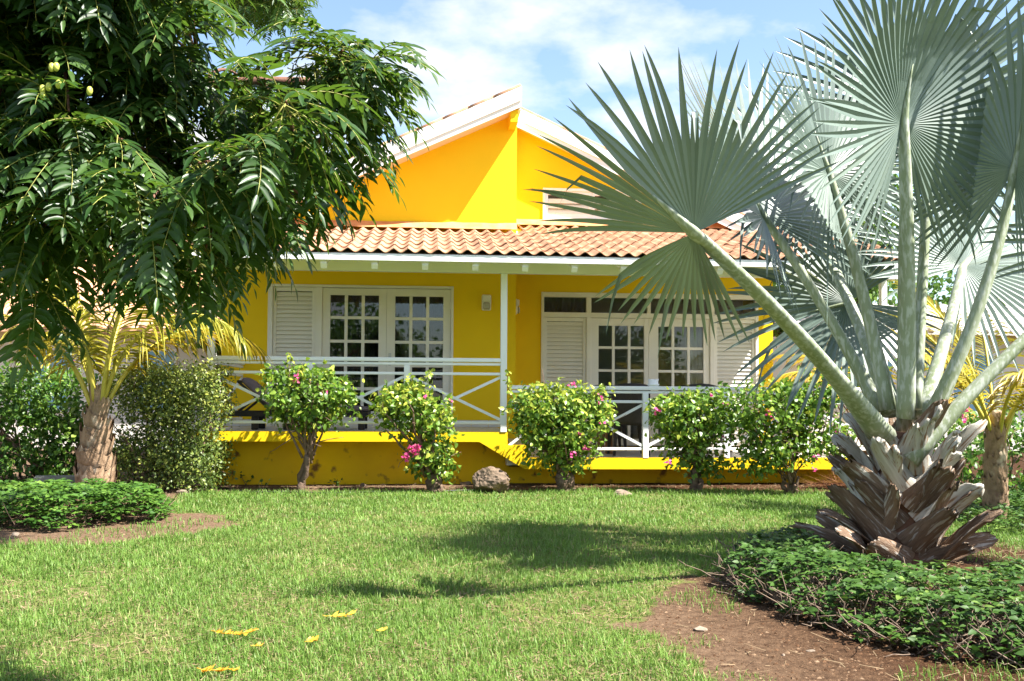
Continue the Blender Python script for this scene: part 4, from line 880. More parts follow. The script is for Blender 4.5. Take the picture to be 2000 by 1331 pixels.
# grass tufts at lawn edge in the bare soil
# ================================================================== coconut palms
M['coco'] = leafmat('coconut_leaflet', (.15, .20, .025), (.36, .31, .03), (.50, .30, .025), .4, .42)
M['cocop'] = surf('coconut_petiole', (.42, .38, .05), (.52, .42, .08), .45, 6, .1, 60, .4, stretch=(1, 1, .2))
M['cocot'] = surf('coconut_fibre', (.38, .26, .17), (.20, .13, .08), .95, 14, .9, 30, .1, stretch=(1, 1, .55), c3=(.50, .40, .30), c3scale=8, dist=.02)
def frond(parent, b, yaw, e0, bend, Ln, seed, tint=.4, ll=.5, npair=42, w_=.016, hang=.6, t0=.2, pr=.035):
    rs = np.random.RandomState(seed); n = 22; t = np.linspace(0, 1, n); el = e0-bend*t**1.4; dl = Ln/(n-1); hd = np.array([math.cos(yaw), math.sin(yaw), 0])
    P = [np.array(b, float)]
    for i in range(n-1): P.append(P[-1]+dl*(hd*math.cos(el[i])+np.array([0, 0, math.sin(el[i])])))
    P = np.array(P); mb = MB().tube(P, pr*(1-t)**.8+.004, 7, .7); fr = mb.build('frond', M['cocop'], parent, True)
    T_ = np.gradient(P, axis=0); T_ /= np.linalg.norm(T_, axis=1)[:, None]; side = np.array([-hd[1], hd[0], 0]); V = []; F = []; tt = []; k = 0
    for i in range(npair):
        a = t0+(1-t0)*(i+.5)/npair; q = np.array([np.interp(a, t, P[:, c]) for c in range(3)]); tg = unit([np.interp(a, t, T_[:, c]) for c in range(3)])
        L_ = ll*(.45+.75*math.sin(math.pi*min(1, .12+.88*((a-t0)/(1-t0))**.8)))*rs.uniform(.85, 1.1)
        for sg in (-1, 1):
            d = unit(side*sg*.85+tg*(.35+.75*a)+np.array([0, 0, .18])+rs.normal(0, .06, 3)); p = q.copy(); st = [p.copy()]; hg = hang*rs.uniform(.7, 1.3)
            for s_ in range(5): d = unit(d+np.array([0, 0, -hg*.42])); p = p+d*L_/5; st.append(p.copy())
            wv = unit(np.cross(unit(st[1]-st[0]), np.array([0, 0, 1.]))+tg*.6); ww = np.array([.5, 1, 1, .85, .55, .06])*w_*rs.uniform(.8, 1.2); up = np.array([0, 0, 1.])*.4*w_
            for s_ in range(6): V += [st[s_]-wv*ww[s_]+up*ww[s_]/w_*.6, st[s_]-up*.5, st[s_]+wv*ww[s_]+up*ww[s_]/w_*.6]
            for s_ in range(5): o = k+s_*3; F += [(o, o+1, o+4, o+3), (o+1, o+2, o+5, o+4)]
            tt += [np.clip(tint+rs.normal(0, .13)+.25*x_, 0, 1) for x_ in np.repeat(np.linspace(0, 1, 6), 3)]; k += 18
    link('leaflets', fast_mesh('leaflets', V, np.array(F), M['coco'], tt), fr); return fr
def fibre_trunk(parent, base, top, r, seed, rings=4):
    rs = np.random.RandomState(seed); n = 26; t = np.linspace(0, 1, n); P = np.outer(1-t, base)+np.outer(t, top); rr = np.interp(t, [0, .08, .3, .6, .85, 1], r)*(1+.05*np.sin(t*rings*6.28))
    MB().tube(P, rr, 20, wob=.05, rng=rs).build('trunk', M['cocot'], parent, True)
    H = np.linalg.norm(np.array(top)-base)
    for k in range(8):      # ragged sheaths wrapped round the trunk, each overlapping the one above
        ph = rs.uniform(0, 6.28); z = H*(.10+.84*k/7.5); m = 36; V = []; F = []; rad = np.interp(z/H, [0, .08, .3, .6, .85, 1], r)*1.02; hh = H*rs.uniform(.055, .075)
        for i in range(m+1):
            a = ph+i/m*6.5; dz = .075*rad/.2*math.sin(a*1.0+ph)+rs.uniform(-.006, .006)
            for j, (fl, hz) in enumerate(((.98, -1.0), (1.10, -.75), (1.16, .1), (1.12+rs.uniform(0, .22), 1.0+rs.uniform(-.5, .9)))):
                zz = z+dz+hz*hh; c = base+(np.array(top)-base)*(zz/H); fl = fl+.03*math.sin(3*a+k)+rs.uniform(-.012, .012); V.append((c[0]+math.cos(a)*rad*fl, c[1]+math.sin(a)*rad*fl, c[2]))
        for i in range(m):
            for j in range(3): o = i*4+j; F.append((o, o+1, o+5, o+4))
        MB().add(V, F).build('sheath', M['cocot'], parent, True)
def coco(label, base, top, r, fronds, seed, group='coconut palms'):
    base = np.array(base); top = np.array(top); root = empty('coconut_palm', base, label, 'palm tree', group)
    if r: fibre_trunk(root, base-np.array([0, 0, .03]), top, r, seed)
    for i, f in enumerate(fronds): frond(root, top+np.array([math.cos(f[0]), math.sin(f[0]), 0])*.06-np.array([0, 0, .18+.05*(i % 5)]), *f[:4], seed*50+i, *f[4:])
    return root
Lb = at(183, 968, Z=0); Lt = np.array([Lb[0]+.03, Lb[1], 1.22]); PI = math.pi
coco('young coconut palm with thick fibrous trunk and yellow fronds at left', Lb, Lt, [.165, .185, .17, .135, .085, .06],
     [(-.15, 1.30, 2.35, 2.2, .25, .62, 40, .016, .75), (-.7, 1.42, 1.3, 2.6, .3, .6), (PI+.3, 1.25, 2.2, 2.4, .45, .6, 40, .016, .7), (PI-.5, 1.40, 1.5, 2.6, .3, .6), (1.4, 1.4, 1.4, 2.6, .35, .55), (-2.0, 1.42, 1.6, 2.4, .3, .55), (2.4, 1.15, 2.2, 2.2, .55, .55), (.5, 1.15, 2.0, 2.3, .6, .55), (PI, 1.5, .9, 2.6, .2, .55)], 3)
Rb = at(1942, 1014, Z=0); Rt = np.array([Rb[0]+.03, Rb[1], 1.02])
coco('small coconut palm with slim trunk and golden fronds at the right edge', Rb, Rt, [.105, .10, .09, .085, .07, .045],
     [(PI-.35, 1.12, 1.15, 1.75, .55, .40, 40, .013, .35, .18, .024), (PI+.35, 1.22, 1.75, 1.5, .45, .36, 36, .013, .6, .2, .024), (PI-.9, 1.25, 1.0, 1.8, .5, .4, 40, .013, .4, .2, .024), (.2, 1.2, 1.4, 1.6, .4, .4, 38, .013, .5, .2, .024), (1.2, 1.3, .9, 1.8, .35, .4, 38, .013, .4, .2, .024), (-.8, 1.15, 1.6, 1.5, .45, .38, 36, .013, .6, .2, .024), (-1.6, 1.30, 1.9, 1.2, .6, .32, 34, .012, .8, .2, .022), (2.2, 1.4, .8, 1.8, .4, .4, 38, .013, .3, .2, .024)], 4)
Bb = at(1725, 900, Y=14.2); Bb[2] = 0; Bt = Bb+np.array([0, 0, .9])
coco('yellow coconut palm half hidden behind the silver palm stems', Bb, Bt, [.14, .13, .12, .11, .09, .06],
     [(PI-.1, 1.05, 1.9, 2.1, .7, .5, 44, .018, .6), (PI+.5, .95, 1.9, 1.9, .85, .45, 44, .018, .5), (PI-.7, 1.2, 1.5, 2.2, .65, .5, 44, .018, .5), (.3, 1.1, 1.6, 2.0, .6, .5, 40, .018, .5), (-1.2, 1.0, 1.9, 1.8, .75, .45, 40, .018, .6), (1.6, 1.3, 1.1, 2.2, .5, .5, 40, .018, .5)], 5)
# ================================================================== silver (Bismarck type) fan palm
M['silver'] = leafmat('silver_fan_leaf', (.085, .125, .105), (.15, .20, .175), (.115, .15, .10), .40, .05, tcol=(.16, .24, .06), spec=.85, nscale=5, namp=.10)
M['petiole'] = surf('silver_petiole', (.31, .345, .25), (.21, .25, .145), .55, 3.0, .25, 60, .35, stretch=(1, 1, .3), c3=(.43, .455, .40), c3scale=40, c3cut=(.48, .62))
M['boot_a'] = surf('pale_leaf_base', (.50, .48, .43), (.36, .33, .28), .8, 7, .5, 40, .2, c3=(.22, .13, .07), c3scale=5, c3cut=(.55, .63), stretch=(1, 8, 4), objvar=.12)
M['boot_b'] = surf('brown_leaf_base', (.25, .17, .115), (.15, .10, .07), .9, 8, 1.0, 22, .12, c3=(.46, .42, .37), c3scale=6, c3cut=(.55, .63), stretch=(1, 9, 4), objvar=.22, dist=.02)
M['core'] = surf('palm_core', (.16, .085, .055), (.09, .05, .035), .95, 10, .9, 30, .1)
def cv(r, u, c): return RT*r+UP*u-FW*c          # right, up, towards the viewer
PX0 = at(1778, 1108, Z=.05); PBASE = np.array([PX0[0], PX0[1]+.12, 0.03])
palm = empty('silver_fan_palm', PBASE, 'large silver-blue fan palm with shaggy criss-cross trunk in the right foreground', 'palm tree')
CR = at(1768, 838, D=float((PBASE-CAM)@FW)); 
def fan(parent, petpts, rad, a, nrm, Rl, nseg=58, spread=2.75, fold=.25, curve=.1, droop=.12, seed=0, rs_=.50, tint=.4, gap=None, asym=.0, broken=0.0, prow=1.0):
    rs = np.random.RandomState(seed); P = np.array(petpts, float); n = 16; t = np.linspace(0, 1, n)
    b0, b1, b2 = P[0], P[1], P[2]; C = np.outer((1-t)**2, b0)+np.outer(2*t*(1-t), b1)+np.outer(t**2, b2)
    a = unit(a); nrm = unit(nrm-a*(nrm@a)); b = np.cross(nrm, a); H = C[-1]
    cost = [H+a*s_*Rl*.30+nrm*(curve*(s_*.30)**2*Rl) for s_ in np.linspace(.15, 1, 5)]
    C2 = np.concatenate([C, cost]); rr = np.concatenate([np.interp(t, [0, .08, .3, 1], rad), np.linspace(rad[-1]*.85, .006, 5)])
    fr = MB().tube(C2, rr, 10, .62).build('frond', M['petiole'], parent, True)
    V = []; F = []; tn = []; k = 0; st = np.array([.02, .10, .22, .38, rs_]+[rs_+(1-rs_)*q_ for q_ in (.33, .62, .84, 1.0)]); dphi = 2*spread/nseg; zup = np.array([0, 0, 1.])
    for i in range(nseg):
        ph = spread*(2*(i+.5)/nseg-1); q = abs(ph)/spread; Li = Rl*(1-.30*q**2.2)*rs.uniform(.94, 1.04)
        if gap and (gap[0] < ph < gap[1] or ph < gap[2]): continue
        brk = rs.rand() < broken; dj = droop*rs.uniform(.5, 1.6)*(3.5 if brk else 1); tw = rs.normal(0, .035); tone = np.clip(tint+rs.normal(0, .12), 0, 1)
        for s_ in st:
            r = s_*Li; wid = dphi/2 if s_ <= rs_ else None
            if s_ <= rs_: hw = r*math.tan(dphi/2)
            else: u = (s_-rs_)/(1-rs_); hw = rs_*Li*math.tan(dphi/2)*max(.015, (1-u)**.62)
            pj = ph+tw*max(0, s_-rs_)*2
            for e in (-1, 0, 1):
                ang_ = pj+math.atan2(e*hw, r); rad_ = math.hypot(hw*e, r)
                eta = fold*abs(math.sin(ang_))*(1 if ang_ > 0 else 1+asym)
                d = (a*math.cos(ang_)+b*math.sin(ang_))*math.cos(eta)+nrm*math.sin(eta)
                p = H+d*rad_+nrm*(curve*max(0, math.cos(ang_))**3*rad_*rad_/Rl)
                pleat = .40*hw if s_ <= rs_ else .42*hw
                p = p+nrm*(pleat*(abs(e)-.5)*prow)
                dd = dj*Rl*(s_**3)*.6; p = p-zup*dd
                if brk and s_ > rs_+.2: p = p-zup*(s_-rs_-.2)*Li*.75-d*(s_-rs_-.2)*Li*.6
                V.append(p); tn.append(tone)
        m = len(st)
        for j in range(m-1): o = k+j*3; F += [(o, o+1, o+4, o+3), (o+1, o+2, o+5, o+4)]
        k += m*3
    link('fan_blade', fast_mesh('fan_blade', V, np.array(F), M['silver'], tn, False), fr)
    return fr
D0 = float((CR-CAM)@FW)
def pet(hx, hy, hd, bx, by, bd=0.0, bow=(0, 0, 0)):
    A = at(bx, by, D=D0+bd); B_ = at(hx, hy, D=D0+hd); return [A, (A+B_)/2+cv(*bow), B_]
FANS = [
    # the upright leaf in the middle, its top bending towards the viewer
    dict(p=pet(1764, 243, -.25, 1768, 815, -.10, (.02, 0, .05)), rad=[.085, .085, .075, .05], a=cv(.05, 1, .10), n=cv(.42, .50, .72), R=1.22, curve=.30, fold=.22, droop=.04, spread=2.85, seed=1, nseg=62),
    # big dark leaf arching to the left
    dict(p=pet(1356, 456, -1.40, 1722, 850, -.12, (-.02, .12, .05)), rad=[.10, .085, .06, .042], a=cv(-.72, .62, .15), n=cv(-.12, -.62, .78), R=.98, curve=.05, fold=-.40, droop=.05, spread=2.8, seed=2, nseg=62, broken=.05, gap=(.88, 1.34, -1.95)),
    # lit leaf left of the middle
    dict(p=pet(1618, 338, .25, 1735, 800, .05, (.02, .05, .05)), rad=[.08, .075, .06, .04], a=cv(-.35, .95, .05), n=cv(.45, .5, .75), R=1.02, curve=.05, fold=.25, droop=.12, spread=2.75, seed=3, nseg=54),
    # tall leaf behind, upper left
    dict(p=pet(1492, 425, .55, 1720, 805, .18, (.0, .12, .0)), rad=[.08, .07, .055, .04], a=cv(-.45, .9, -.1), n=cv(.75, .1, .65), R=1.28, curve=.1, fold=.3, droop=.06, spread=2.5, seed=4, nseg=54),
    # right edge leaf, blades standing up
    dict(p=pet(1982, 330, -.25, 1800, 850, -.12, (.10, .0, .12)), rad=[.10, .085, .065, .045], a=cv(.12, 1, .1), n=cv(-.97, 0, .25), R=1.05, curve=.1, fold=.35, droop=.05, spread=2.75, seed=5, nseg=56),
    # leaf leaving to the right, beyond the frame
    dict(p=pet(2190, 500, -.15, 1775, 900, -.16, (-.02, .12, .05)), rad=[.105, .09, .065, .045], a=cv(.8, .5, .15), n=cv(-.2, .2, .95), R=1.15, curve=-.1, fold=.3, droop=.2, spread=2.75, seed=6, nseg=54),
    # low leaf behind, left
    dict(p=pet(1656, 592, 1.05, 1740, 810, .2, (-.02, .14, 0)), rad=[.07, .06, .05, .035], a=cv(-.85, -.2, -.1), n=cv(.2, .35, .9), R=.98, curve=-.1, fold=.15, droop=.15, spread=2.8, seed=7, nseg=52),
    # pale leaf behind the middle one
    dict(p=pet(1815, 250, .55, 1785, 800, .12, (.02, .03, 0)), rad=[.075, .07, .055, .04], a=cv(.25, 1, 0), n=cv(-.1, .2, .95), R=1.3, curve=.1, fold=.2, droop=.08, spread=2.6, seed=8, nseg=54),
    # back right, lower
    dict(p=pet(1880, 520, .85, 1800, 815, .16, (.05, .08, 0)), rad=[.075, .065, .05, .035], a=cv(.6, .5, -.3), n=cv(-.1, .4, .9), R=1.05, curve=-.1, fold=.2, droop=.15, spread=2.75, seed=9, nseg=52),
    # back left, small
    dict(p=pet(1560, 380, 1.25, 1745, 800, .24, (.0, .10, 0)), rad=[.065, .06, .05, .035], a=cv(-.5, .8, -.3), n=cv(.3, .2, .9), R=1.1, curve=.1, fold=.25, droop=.1, spread=2.6, seed=10, nseg=52),
]
for f in FANS: fan(palm, f['p'], f['rad'], f['a'], f['n'], f['R'], f['nseg'], f['spread'], f['fold'], f['curve'], f['droop'], f['seed'], broken=f.get('broken', .045), gap=f.get('gap'))
# young spear and trunk core
MB().tube([CR+np.array([0, .02, -.05]), CR+np.array([.01, .02, 1.2]), CR+np.array([.03, .0, 2.6])], [.05, .035, .006], 8).build('spear', M['petiole'], palm, True)
rs = np.random.RandomState(8); zt_ = CR[2]; tt_ = np.linspace(0, 1, 12); P = np.outer(1-tt_, PBASE-[0, 0, .05])+np.outer(tt_, CR-[0, 0, .02])
MB().tube(P, np.interp(tt_, [0, .3, .8, 1], [.23, .20, .16, .12]), 16, wob=.06, rng=rs).build('trunk', M['core'], palm, True)
def boot_mesh(seed, L_=.40, w0=.15, w1=.075, th=.045, m='boot_b'):
    """old leaf base: thick trough, broad at the trunk, cut ragged at the end; x out/up, y across"""
    rs = np.random.RandomState(seed); ns, nc = 8, 9; V = []; F = []
    for lay in (1, 0):
        for i in range(ns):
            t = i/(ns-1); hw = w0+(w1-w0)*t**.8; bow_ = .10*t*t
            for j in range(nc):
                e = j/(nc-1)*2-1; x = t*L_; x += (rs.uniform(-.06, .03)-.03*e*e+.03*e*(1 if seed % 2 else -1) if i == ns-1 and lay else (0 if i < ns-1 else rs.uniform(-.012, .012)-.05*e*e))
                z = -bow_*-.6*t+ .48*hw*(1-e*e)*(1 if lay else .75)-(0 if lay else th*(1-.55*t)*(1-.75*abs(e)))+rs.uniform(-.004, .004)
                V.append((x, e*hw, z))
    m_ = ns*nc
    for i in range(ns-1):
        for j in range(nc-1): o = i*nc+j; F += [(o, o+nc, o+nc+1, o+1), (m_+o, m_+o+1, m_+o+nc+1, m_+o+nc)]
        for j in (0, nc-1): o = i*nc+j; F.append((o, m_+o, m_+o+nc, o+nc))
    for j in range(nc-1): o = (ns-1)*nc+j; F.append((o, m_+o, m_+o+1, o+1))
    me = MB().add(V, F).mesh('leaf_base', M[m], True); fixn(me); return me
BA = [boot_mesh(i, .48, .115, .055, .032, 'boot_a') for i in range(4)]; BB = [boot_mesh(10+i, .48, .12, .048, .026, 'boot_b') for i in range(5)]
rows = 7; rs = np.random.RandomState(14)
for k in range(rows):
    f = k/(rows-1); z = .06+f*(zt_-PBASE[2]-.20); cnt = 9 if k < 5 else 7; rad = np.interp(f, [0, .4, 1], [.215, .195, .14])
    for i in range(cnt):
        a = 2*PI*(i+.5*(k % 2))/cnt+rs.normal(0, .10); lean = (1 if (i+k) % 2 else -1)*rs.uniform(.35, .75)+rs.normal(0, .1)
        el = np.interp(f, [0, .35, 1], [.80, 1.08, 1.2])+rs.normal(0, .14)
        if k == 0: el = rs.uniform(.3, .9)
        out = np.array([math.cos(a), math.sin(a), 0]); tan = np.array([-math.sin(a), math.cos(a), 0])
        x = unit(out*math.cos(el)+np.array([0, 0, math.sin(el)])); x = unit(x+tan*lean); zn = unit(out-x*(out@x)); yv = np.cross(zn, x)
        c = PBASE*(1-f)+CR*f; c = np.array([c[0], c[1], PBASE[2]+z])+out*rad*.88
        sc = np.interp(f, [0, 1], [.98, .78])*rs.uniform(.8, 1.15)
        me = (BA if (f > .6 and rs.rand() < .85) or rs.rand() < .12 else BB); me = me[rs.randint(len(me))]
        o = link('leaf_base', me, palm, c); o.rotation_euler = Matrix((x, yv, zn)).transposed().to_euler(); o.scale = (sc*rs.uniform(.8, 1.2), sc, sc)
pr_ = at(1650, 1103, Z=.1); tag(MB().tube(gnarl(rs, at(1725, 1102, Z=.14), at(1850, 1118, Z=.12), 6, .006), [.016, .018, .017, .014, .012, .008], 7).build('fallen_petiole', M['boot_b'], None, True), 'dry grey leaf stalk lying at the foot of the silver palm', 'leaf stalk')
# dead fronds pile
def pile():
    rs = np.random.RandomState(19); c = at(1640, 958, Z=0); n = 700; a = rs.rand(n)*6.28; r = rs.rand(n)**.5; x = c[0]+.3+np.cos(a)*r*.55; y = c[1]+.2+np.sin(a)*r*.3; z = (1-r)*.26*rs.rand(n)+.01
    d = np.stack([rs.normal(-.6, .6, n), rs.normal(0, .4, n), rs.normal(.25, .25, n)], 1)*.22; A = np.stack([x, y, z], 1); s_ = np.cross(d, [0, 0, 1.])*.03
    V = np.stack([A-s_, A+s_, A+d], 1).reshape(-1, 3); b = np.arange(n)*3
    return fast_mesh('dead_frond_pile', V, np.stack([b, b+1, b+2], 1), M['dead'], np.repeat(rs.rand(n), 3), False)
M['dead'] = leafmat('dead_frond', (.16, .06, .025), (.30, .13, .05), None, .8, .1)
tag(link('dead_frond_pile', pile()), 'heap of rust-brown dead palm fronds beside the right end of the porch', 'dead fronds', kind='stuff')
# ================================================================== neem tree, near left
M['neem'] = leafmat('neem_leaf', (.015, .044, .010), (.031, .077, .014), (.066, .13, .023), .38, .32, tcol=(.15, .27, .02), spec=.42)
M['neemo'] = leafmat('neem_leaf_single', (.015, .044, .010), (.031, .077, .014), (.066, .13, .023), .38, .32, tcol=(.15, .27, .02), spec=.42, obj=True)
M['rachis'] = surf('leaf_stalk', (.28, .30, .06), (.22, .20, .05), .5, 10)
def neem_leaf(seed, e0, Ln=.29, npair=8, bend=1.3, ll=.060):
    """feather leaf in local axes: leaves along +X, gravity is -Z"""
    rs = np.random.RandomState(seed); n = 12; t = np.linspace(0, 1, n); el = e0-bend*t*rs.uniform(.8, 1.2); dl = Ln/(n-1); P = [np.zeros(3)]; sw = rs.normal(0, .25)
    for i in range(n-1): P.append(P[-1]+dl*np.array([math.cos(el[i]), math.sin(sw*t[i])*.3, math.sin(el[i])]))
    P = np.array(P); T_ = np.gradient(P, axis=0); T_ /= np.linalg.norm(T_, axis=1)[:, None]
    mb = MB().tube(P, np.linspace(.0022, .001, n), 4); rv = np.concatenate(mb.v); rq = np.array(mb.q); V = [rv]; Q = [rq]; mi = [np.ones(len(rq), int)]; k = len(rv)
    st = np.array([0, .10, .24, .42, .60, .78, .91, 1.0]); wd = np.array([.05, .62, .95, 1.0, .85, .55, .25, .01])*.10
    for i in range(npair*2+1):
        if i == npair*2: a, sg = 1.0, 0
        else: a, sg = .26+.70*((i//2)+.35*(i % 2))/npair, (1 if i % 2 else -1)
        q = np.array([np.interp(a, t, P[:, c]) for c in range(3)]); tg = unit([np.interp(a, t, T_[:, c]) for c in range(3)]); side = np.array([0, 1.0, 0]); nn = unit(np.cross(tg, side)); nn = nn if nn[2] > 0 or abs(nn[2]) < .2 else -nn
        L_ = ll*(.75+.5*math.sin(math.pi*(a-.1)))*rs.uniform(.85, 1.15)
        d = unit(side*sg*.97+tg*(.20 if sg else 1)+np.array([0, 0, .02])+rs.normal(0, .13, 3)); z = unit(nn+rs.normal(0, .22, 3)-d*(nn@d)); y = np.cross(z, d); curl = (1 if sg >= 0 else -1)*rs.uniform(.10, .26)*(-1 if sg else 0); p = q.copy(); vv = []; dd = d.copy()
        for j in range(8):
            if j: dd = unit(dd+np.array([0, 0, -.055])+tg*.13*(1 if sg else 0)); p = p+dd*L_*(st[j]-st[j-1])
            yy = unit(np.cross(z, dd)); ser = 1+(.10 if j % 2 else -.06); w_ = wd[j]*L_*1.25
            vv += [p+yy*w_*ser*1.1+z*w_*.42, p, p-yy*w_*ser*.9+z*w_*.42]
        V.append(np.array(vv)); F = [(k+j*3+c, k+j*3+c+1, k+j*3+c+4, k+j*3+c+3) for j in range(7) for c in (0, 1)]; Q.append(np.array(F)); mi.append(np.zeros(14, int)); k += 24
    return np.concatenate(V), np.concatenate(Q), np.concatenate(mi)
ELS = [.75, .45, .2, 0, -.25, -.5, -.8, -1.1]
LV = [neem_leaf(100+i, ELS[i % 8], bend=(1.5, 1.3, 1.2, 1.0, .8, .6, .4, .25)[i % 8]) for i in range(16)]
LM = []
for i, (V, Q, mi) in enumerate(LV):
    me = fast_mesh('leaf', V, [Q], [M['neemo'], M['rachis']]); me.polygons.foreach_set('material_index', mi.astype(np.int32)); LM.append(me)
def rotz(V, a, tilt=0.0):
    c, s_ = math.cos(a), math.sin(a); return np.stack([V[:, 0]*c-V[:, 1]*s_, V[:, 0]*s_+V[:, 1]*c, V[:, 2]], 1)
NB = np.array([-3.1, 3.3, 0.0])
neem = empty('neem_tree', NB, 'neem tree with drooping feathery dark green leaves hanging over the left foreground', 'tree')
def neem_build():
    rs = np.random.RandomState(77)
    poly = [(-260, -260), (330, -260), (380, 40), (480, 130), (590, 115), (680, 105), (730, 140), (710, 200), (650, 230), (600, 260), (535, 310), (505, 360), (465, 400), (405, 440), (340, 460), (290, 490), (230, 480), (130, 490), (60, 530), (-260, 570)]
    S = []
    while len(S) < NSHOOT:
        px, py = rs.uniform(-260, 780), rs.uniform(-260, 690)
        if not inpoly(np.array([px]), np.array([py]), poly)[0]: continue
        if py > 400+.1*px and rs.rand() < .55: continue
        edge = np.clip((px-380)/400, 0, 1); D = rs.uniform(2.55, 3.75)-.1*edge; S.append(at(px, py, D=D))
    # the outer silhouette shoots
    for px, py, D in ((715, 130, 2.9), (700, 115, 3.1), (725, 180, 3.0), (670, 100, 2.8), (650, 120, 3.0), (600, 110, 2.9), (700, 220, 3.1), (640, 250, 2.9), (590, 290, 3.2), (545, 350, 3.0), (535, 400, 2.9), (520, 380, 3.3), (480, 430, 3.1), (400, 490, 2.9), (425, 470, 3.2), (340, 530, 3.0), (300, 530, 2.8), (80, 550, 2.8), (30, 540, 3.0)): S.append(at(px, py, D=D))
    S = np.array(S)
    # limbs: trunk out of view to the left, three limbs reaching right
    top = NB+np.array([.1, -.1, 1.55]); tr = MB(); tr.tube(gnarl(rs, NB-[0, 0, .05], top, 9, .02), np.linspace(.17, .11, 9), 12, wob=.06, rng=rs)
    tr.build('trunk', M['neembark'], neem, True)
    ends = [at(170, 80, D=3.0), at(640, 160, D=3.1), at(420, 330, D=3.2), at(150, 420, D=3.3), at(330, -150, D=3.3), at(540, 400, D=3.1)]
    limbs = []
    for i, e in enumerate(ends):
        mid = (top+e)/2+np.array([0, .1*rs.normal(), .28]); t = np.linspace(0, 1, 14); C = np.outer((1-t)**2, top)+np.outer(2*t*(1-t), mid)+np.outer(t*t, e); C += np.cumsum(rs.normal(0, .008, C.shape), 0)
        MB().tube(C, np.linspace(.05, .012, 14), 8).build('limb', M['neembark'], neem, True); limbs.append(C)
    allp = np.concatenate(limbs); mb = MB(); recs = []
    for s_ in S:
        j = np.argmin(np.linalg.norm(allp-s_, axis=1)+.4*np.maximum(0, allp[:, 0]-s_[0])); a = allp[j]
        mid = (a+s_)/2+np.array([0, 0, .06]); t = np.linspace(0, 1, 8); C = np.outer((1-t)**2, a)+np.outer(2*t*(1-t), mid)+np.outer(t*t, s_); mb.tube(C, np.linspace(.009, .0035, 8), 5)
        dirv = unit(s_-a+np.array([.25, -.05, .0])); yaw0 = math.atan2(dirv[1], dirv[0])
        for k in range(LPS):
            back = rs.rand()**1.5*.16; p = s_-dirv*back+rs.normal(0, .008, 3); yaw = yaw0+rs.normal(0, 1.15); recs.append((p, yaw, rs.randint(16), rs.uniform(.70, 1.02)))
    mb.build('twigs', M['neembark'], neem, True)
    P = np.array([r[0]+np.array([math.cos(r[1]), math.sin(r[1]), -.3])*.15 for r in recs]); px, py, dep = pix(P)
    vis = (px > -60) & (px < 900) & (py > -80) & (py < 900); order = np.argsort(np.where(vis, dep, 99)); named = set(order[:300].tolist())
    VV, QQ, MI, TT, k = [], [], [], [], 0
    for i, (p, yaw, v, sc) in enumerate(recs):
        if i in named: link('leaf', LM[v], neem, p, (rs.normal(0, .12), rs.normal(0, .12), yaw), sc)
        else:
            V, Q, mi = LV[v]; VV.append(rotz(V, yaw)*sc+p); QQ.append(Q+k); MI.append(mi); TT.append(np.full(len(V), rs.rand())); k += len(V)
    me = fast_mesh('foliage', np.concatenate(VV), [np.concatenate(QQ)], [M['neem'], M['rachis']], np.concatenate(TT)); me.polygons.foreach_set('material_index', np.concatenate(MI).astype(np.int32)); tag(link('foliage', me, neem), kind='stuff')
    # farther bough of the same tree, small in the picture: hangs in from above
    VV, QQ, MI, TT, k = [], [], [], [], 0; a = at(330, -160, D=6.6); e = at(540, -25, D=6.8); MB().tube(gnarl(rs, limbs[4][-1], a, 8, .02), np.linspace(.03, .02, 8), 6).build('limb', M['neembark'], neem, True)
    mb = MB(); mb.tube(gnarl(rs, a, e, 8, .02), np.linspace(.02, .008, 8), 6)
    for i in range(170):
        pxx, pyy = rs.uniform(380, 585), rs.uniform(-150, 22); 
        if pxx < 450 and pyy > -10: continue
        q = at(pxx, pyy, D=rs.uniform(6.3, 7.4)); mb.tube([a*.5+e*.5+(q-(a+e)/2)*.2, q], [.006, .002], 4)
        for c in range(5):
            V, Q, mi = LV[rs.randint(16)]; VV.append(rotz(V, rs.uniform(0, 6.28))*rs.uniform(.6, .8)+q+rs.normal(0, .03, 3)); QQ.append(Q+k); MI.append(mi); TT.append(np.full(len(V), rs.rand())); k += len(V)
    mb.build('far_twigs', M['neembark'], neem, True)
    me = fast_mesh('far_foliage', np.concatenate(VV), [np.concatenate(QQ)], [M['neem'], M['rachis']], np.concatenate(TT)); me.polygons.foreach_set('material_index', np.concatenate(MI).astype(np.int32)); tag(link('far_foliage', me, neem), kind='stuff')
    # a few green-yellow fruits
    fm = surf('neem_fruit', (.45, .48, .08), (.52, .50, .12), .35, 10)
    for px, py in ((83, 175), (95, 170), (84, 187), (114, 165), (175, 178), (101, 132), (110, 131)):
        c = at(px, py, D=2.5); n = 8; V = []; F = []
        for i in range(7):
            a_ = math.pi*i/6
            for j in range(n): V.append((c[0]+.008*math.sin(a_)*math.cos(j*math.pi/4), c[1]+.008*math.sin(a_)*math.sin(j*math.pi/4), c[2]+.012*math.cos(a_)))
        for i in range(6):
            for j in range(n): F.append((i*n+j, i*n+(j+1) % n, (i+1)*n+(j+1) % n, (i+1)*n+j))
        MB().add(V, F).build('fruit', fm, neem, True)
NSHOOT, LPS = 180, 12
neem_build()
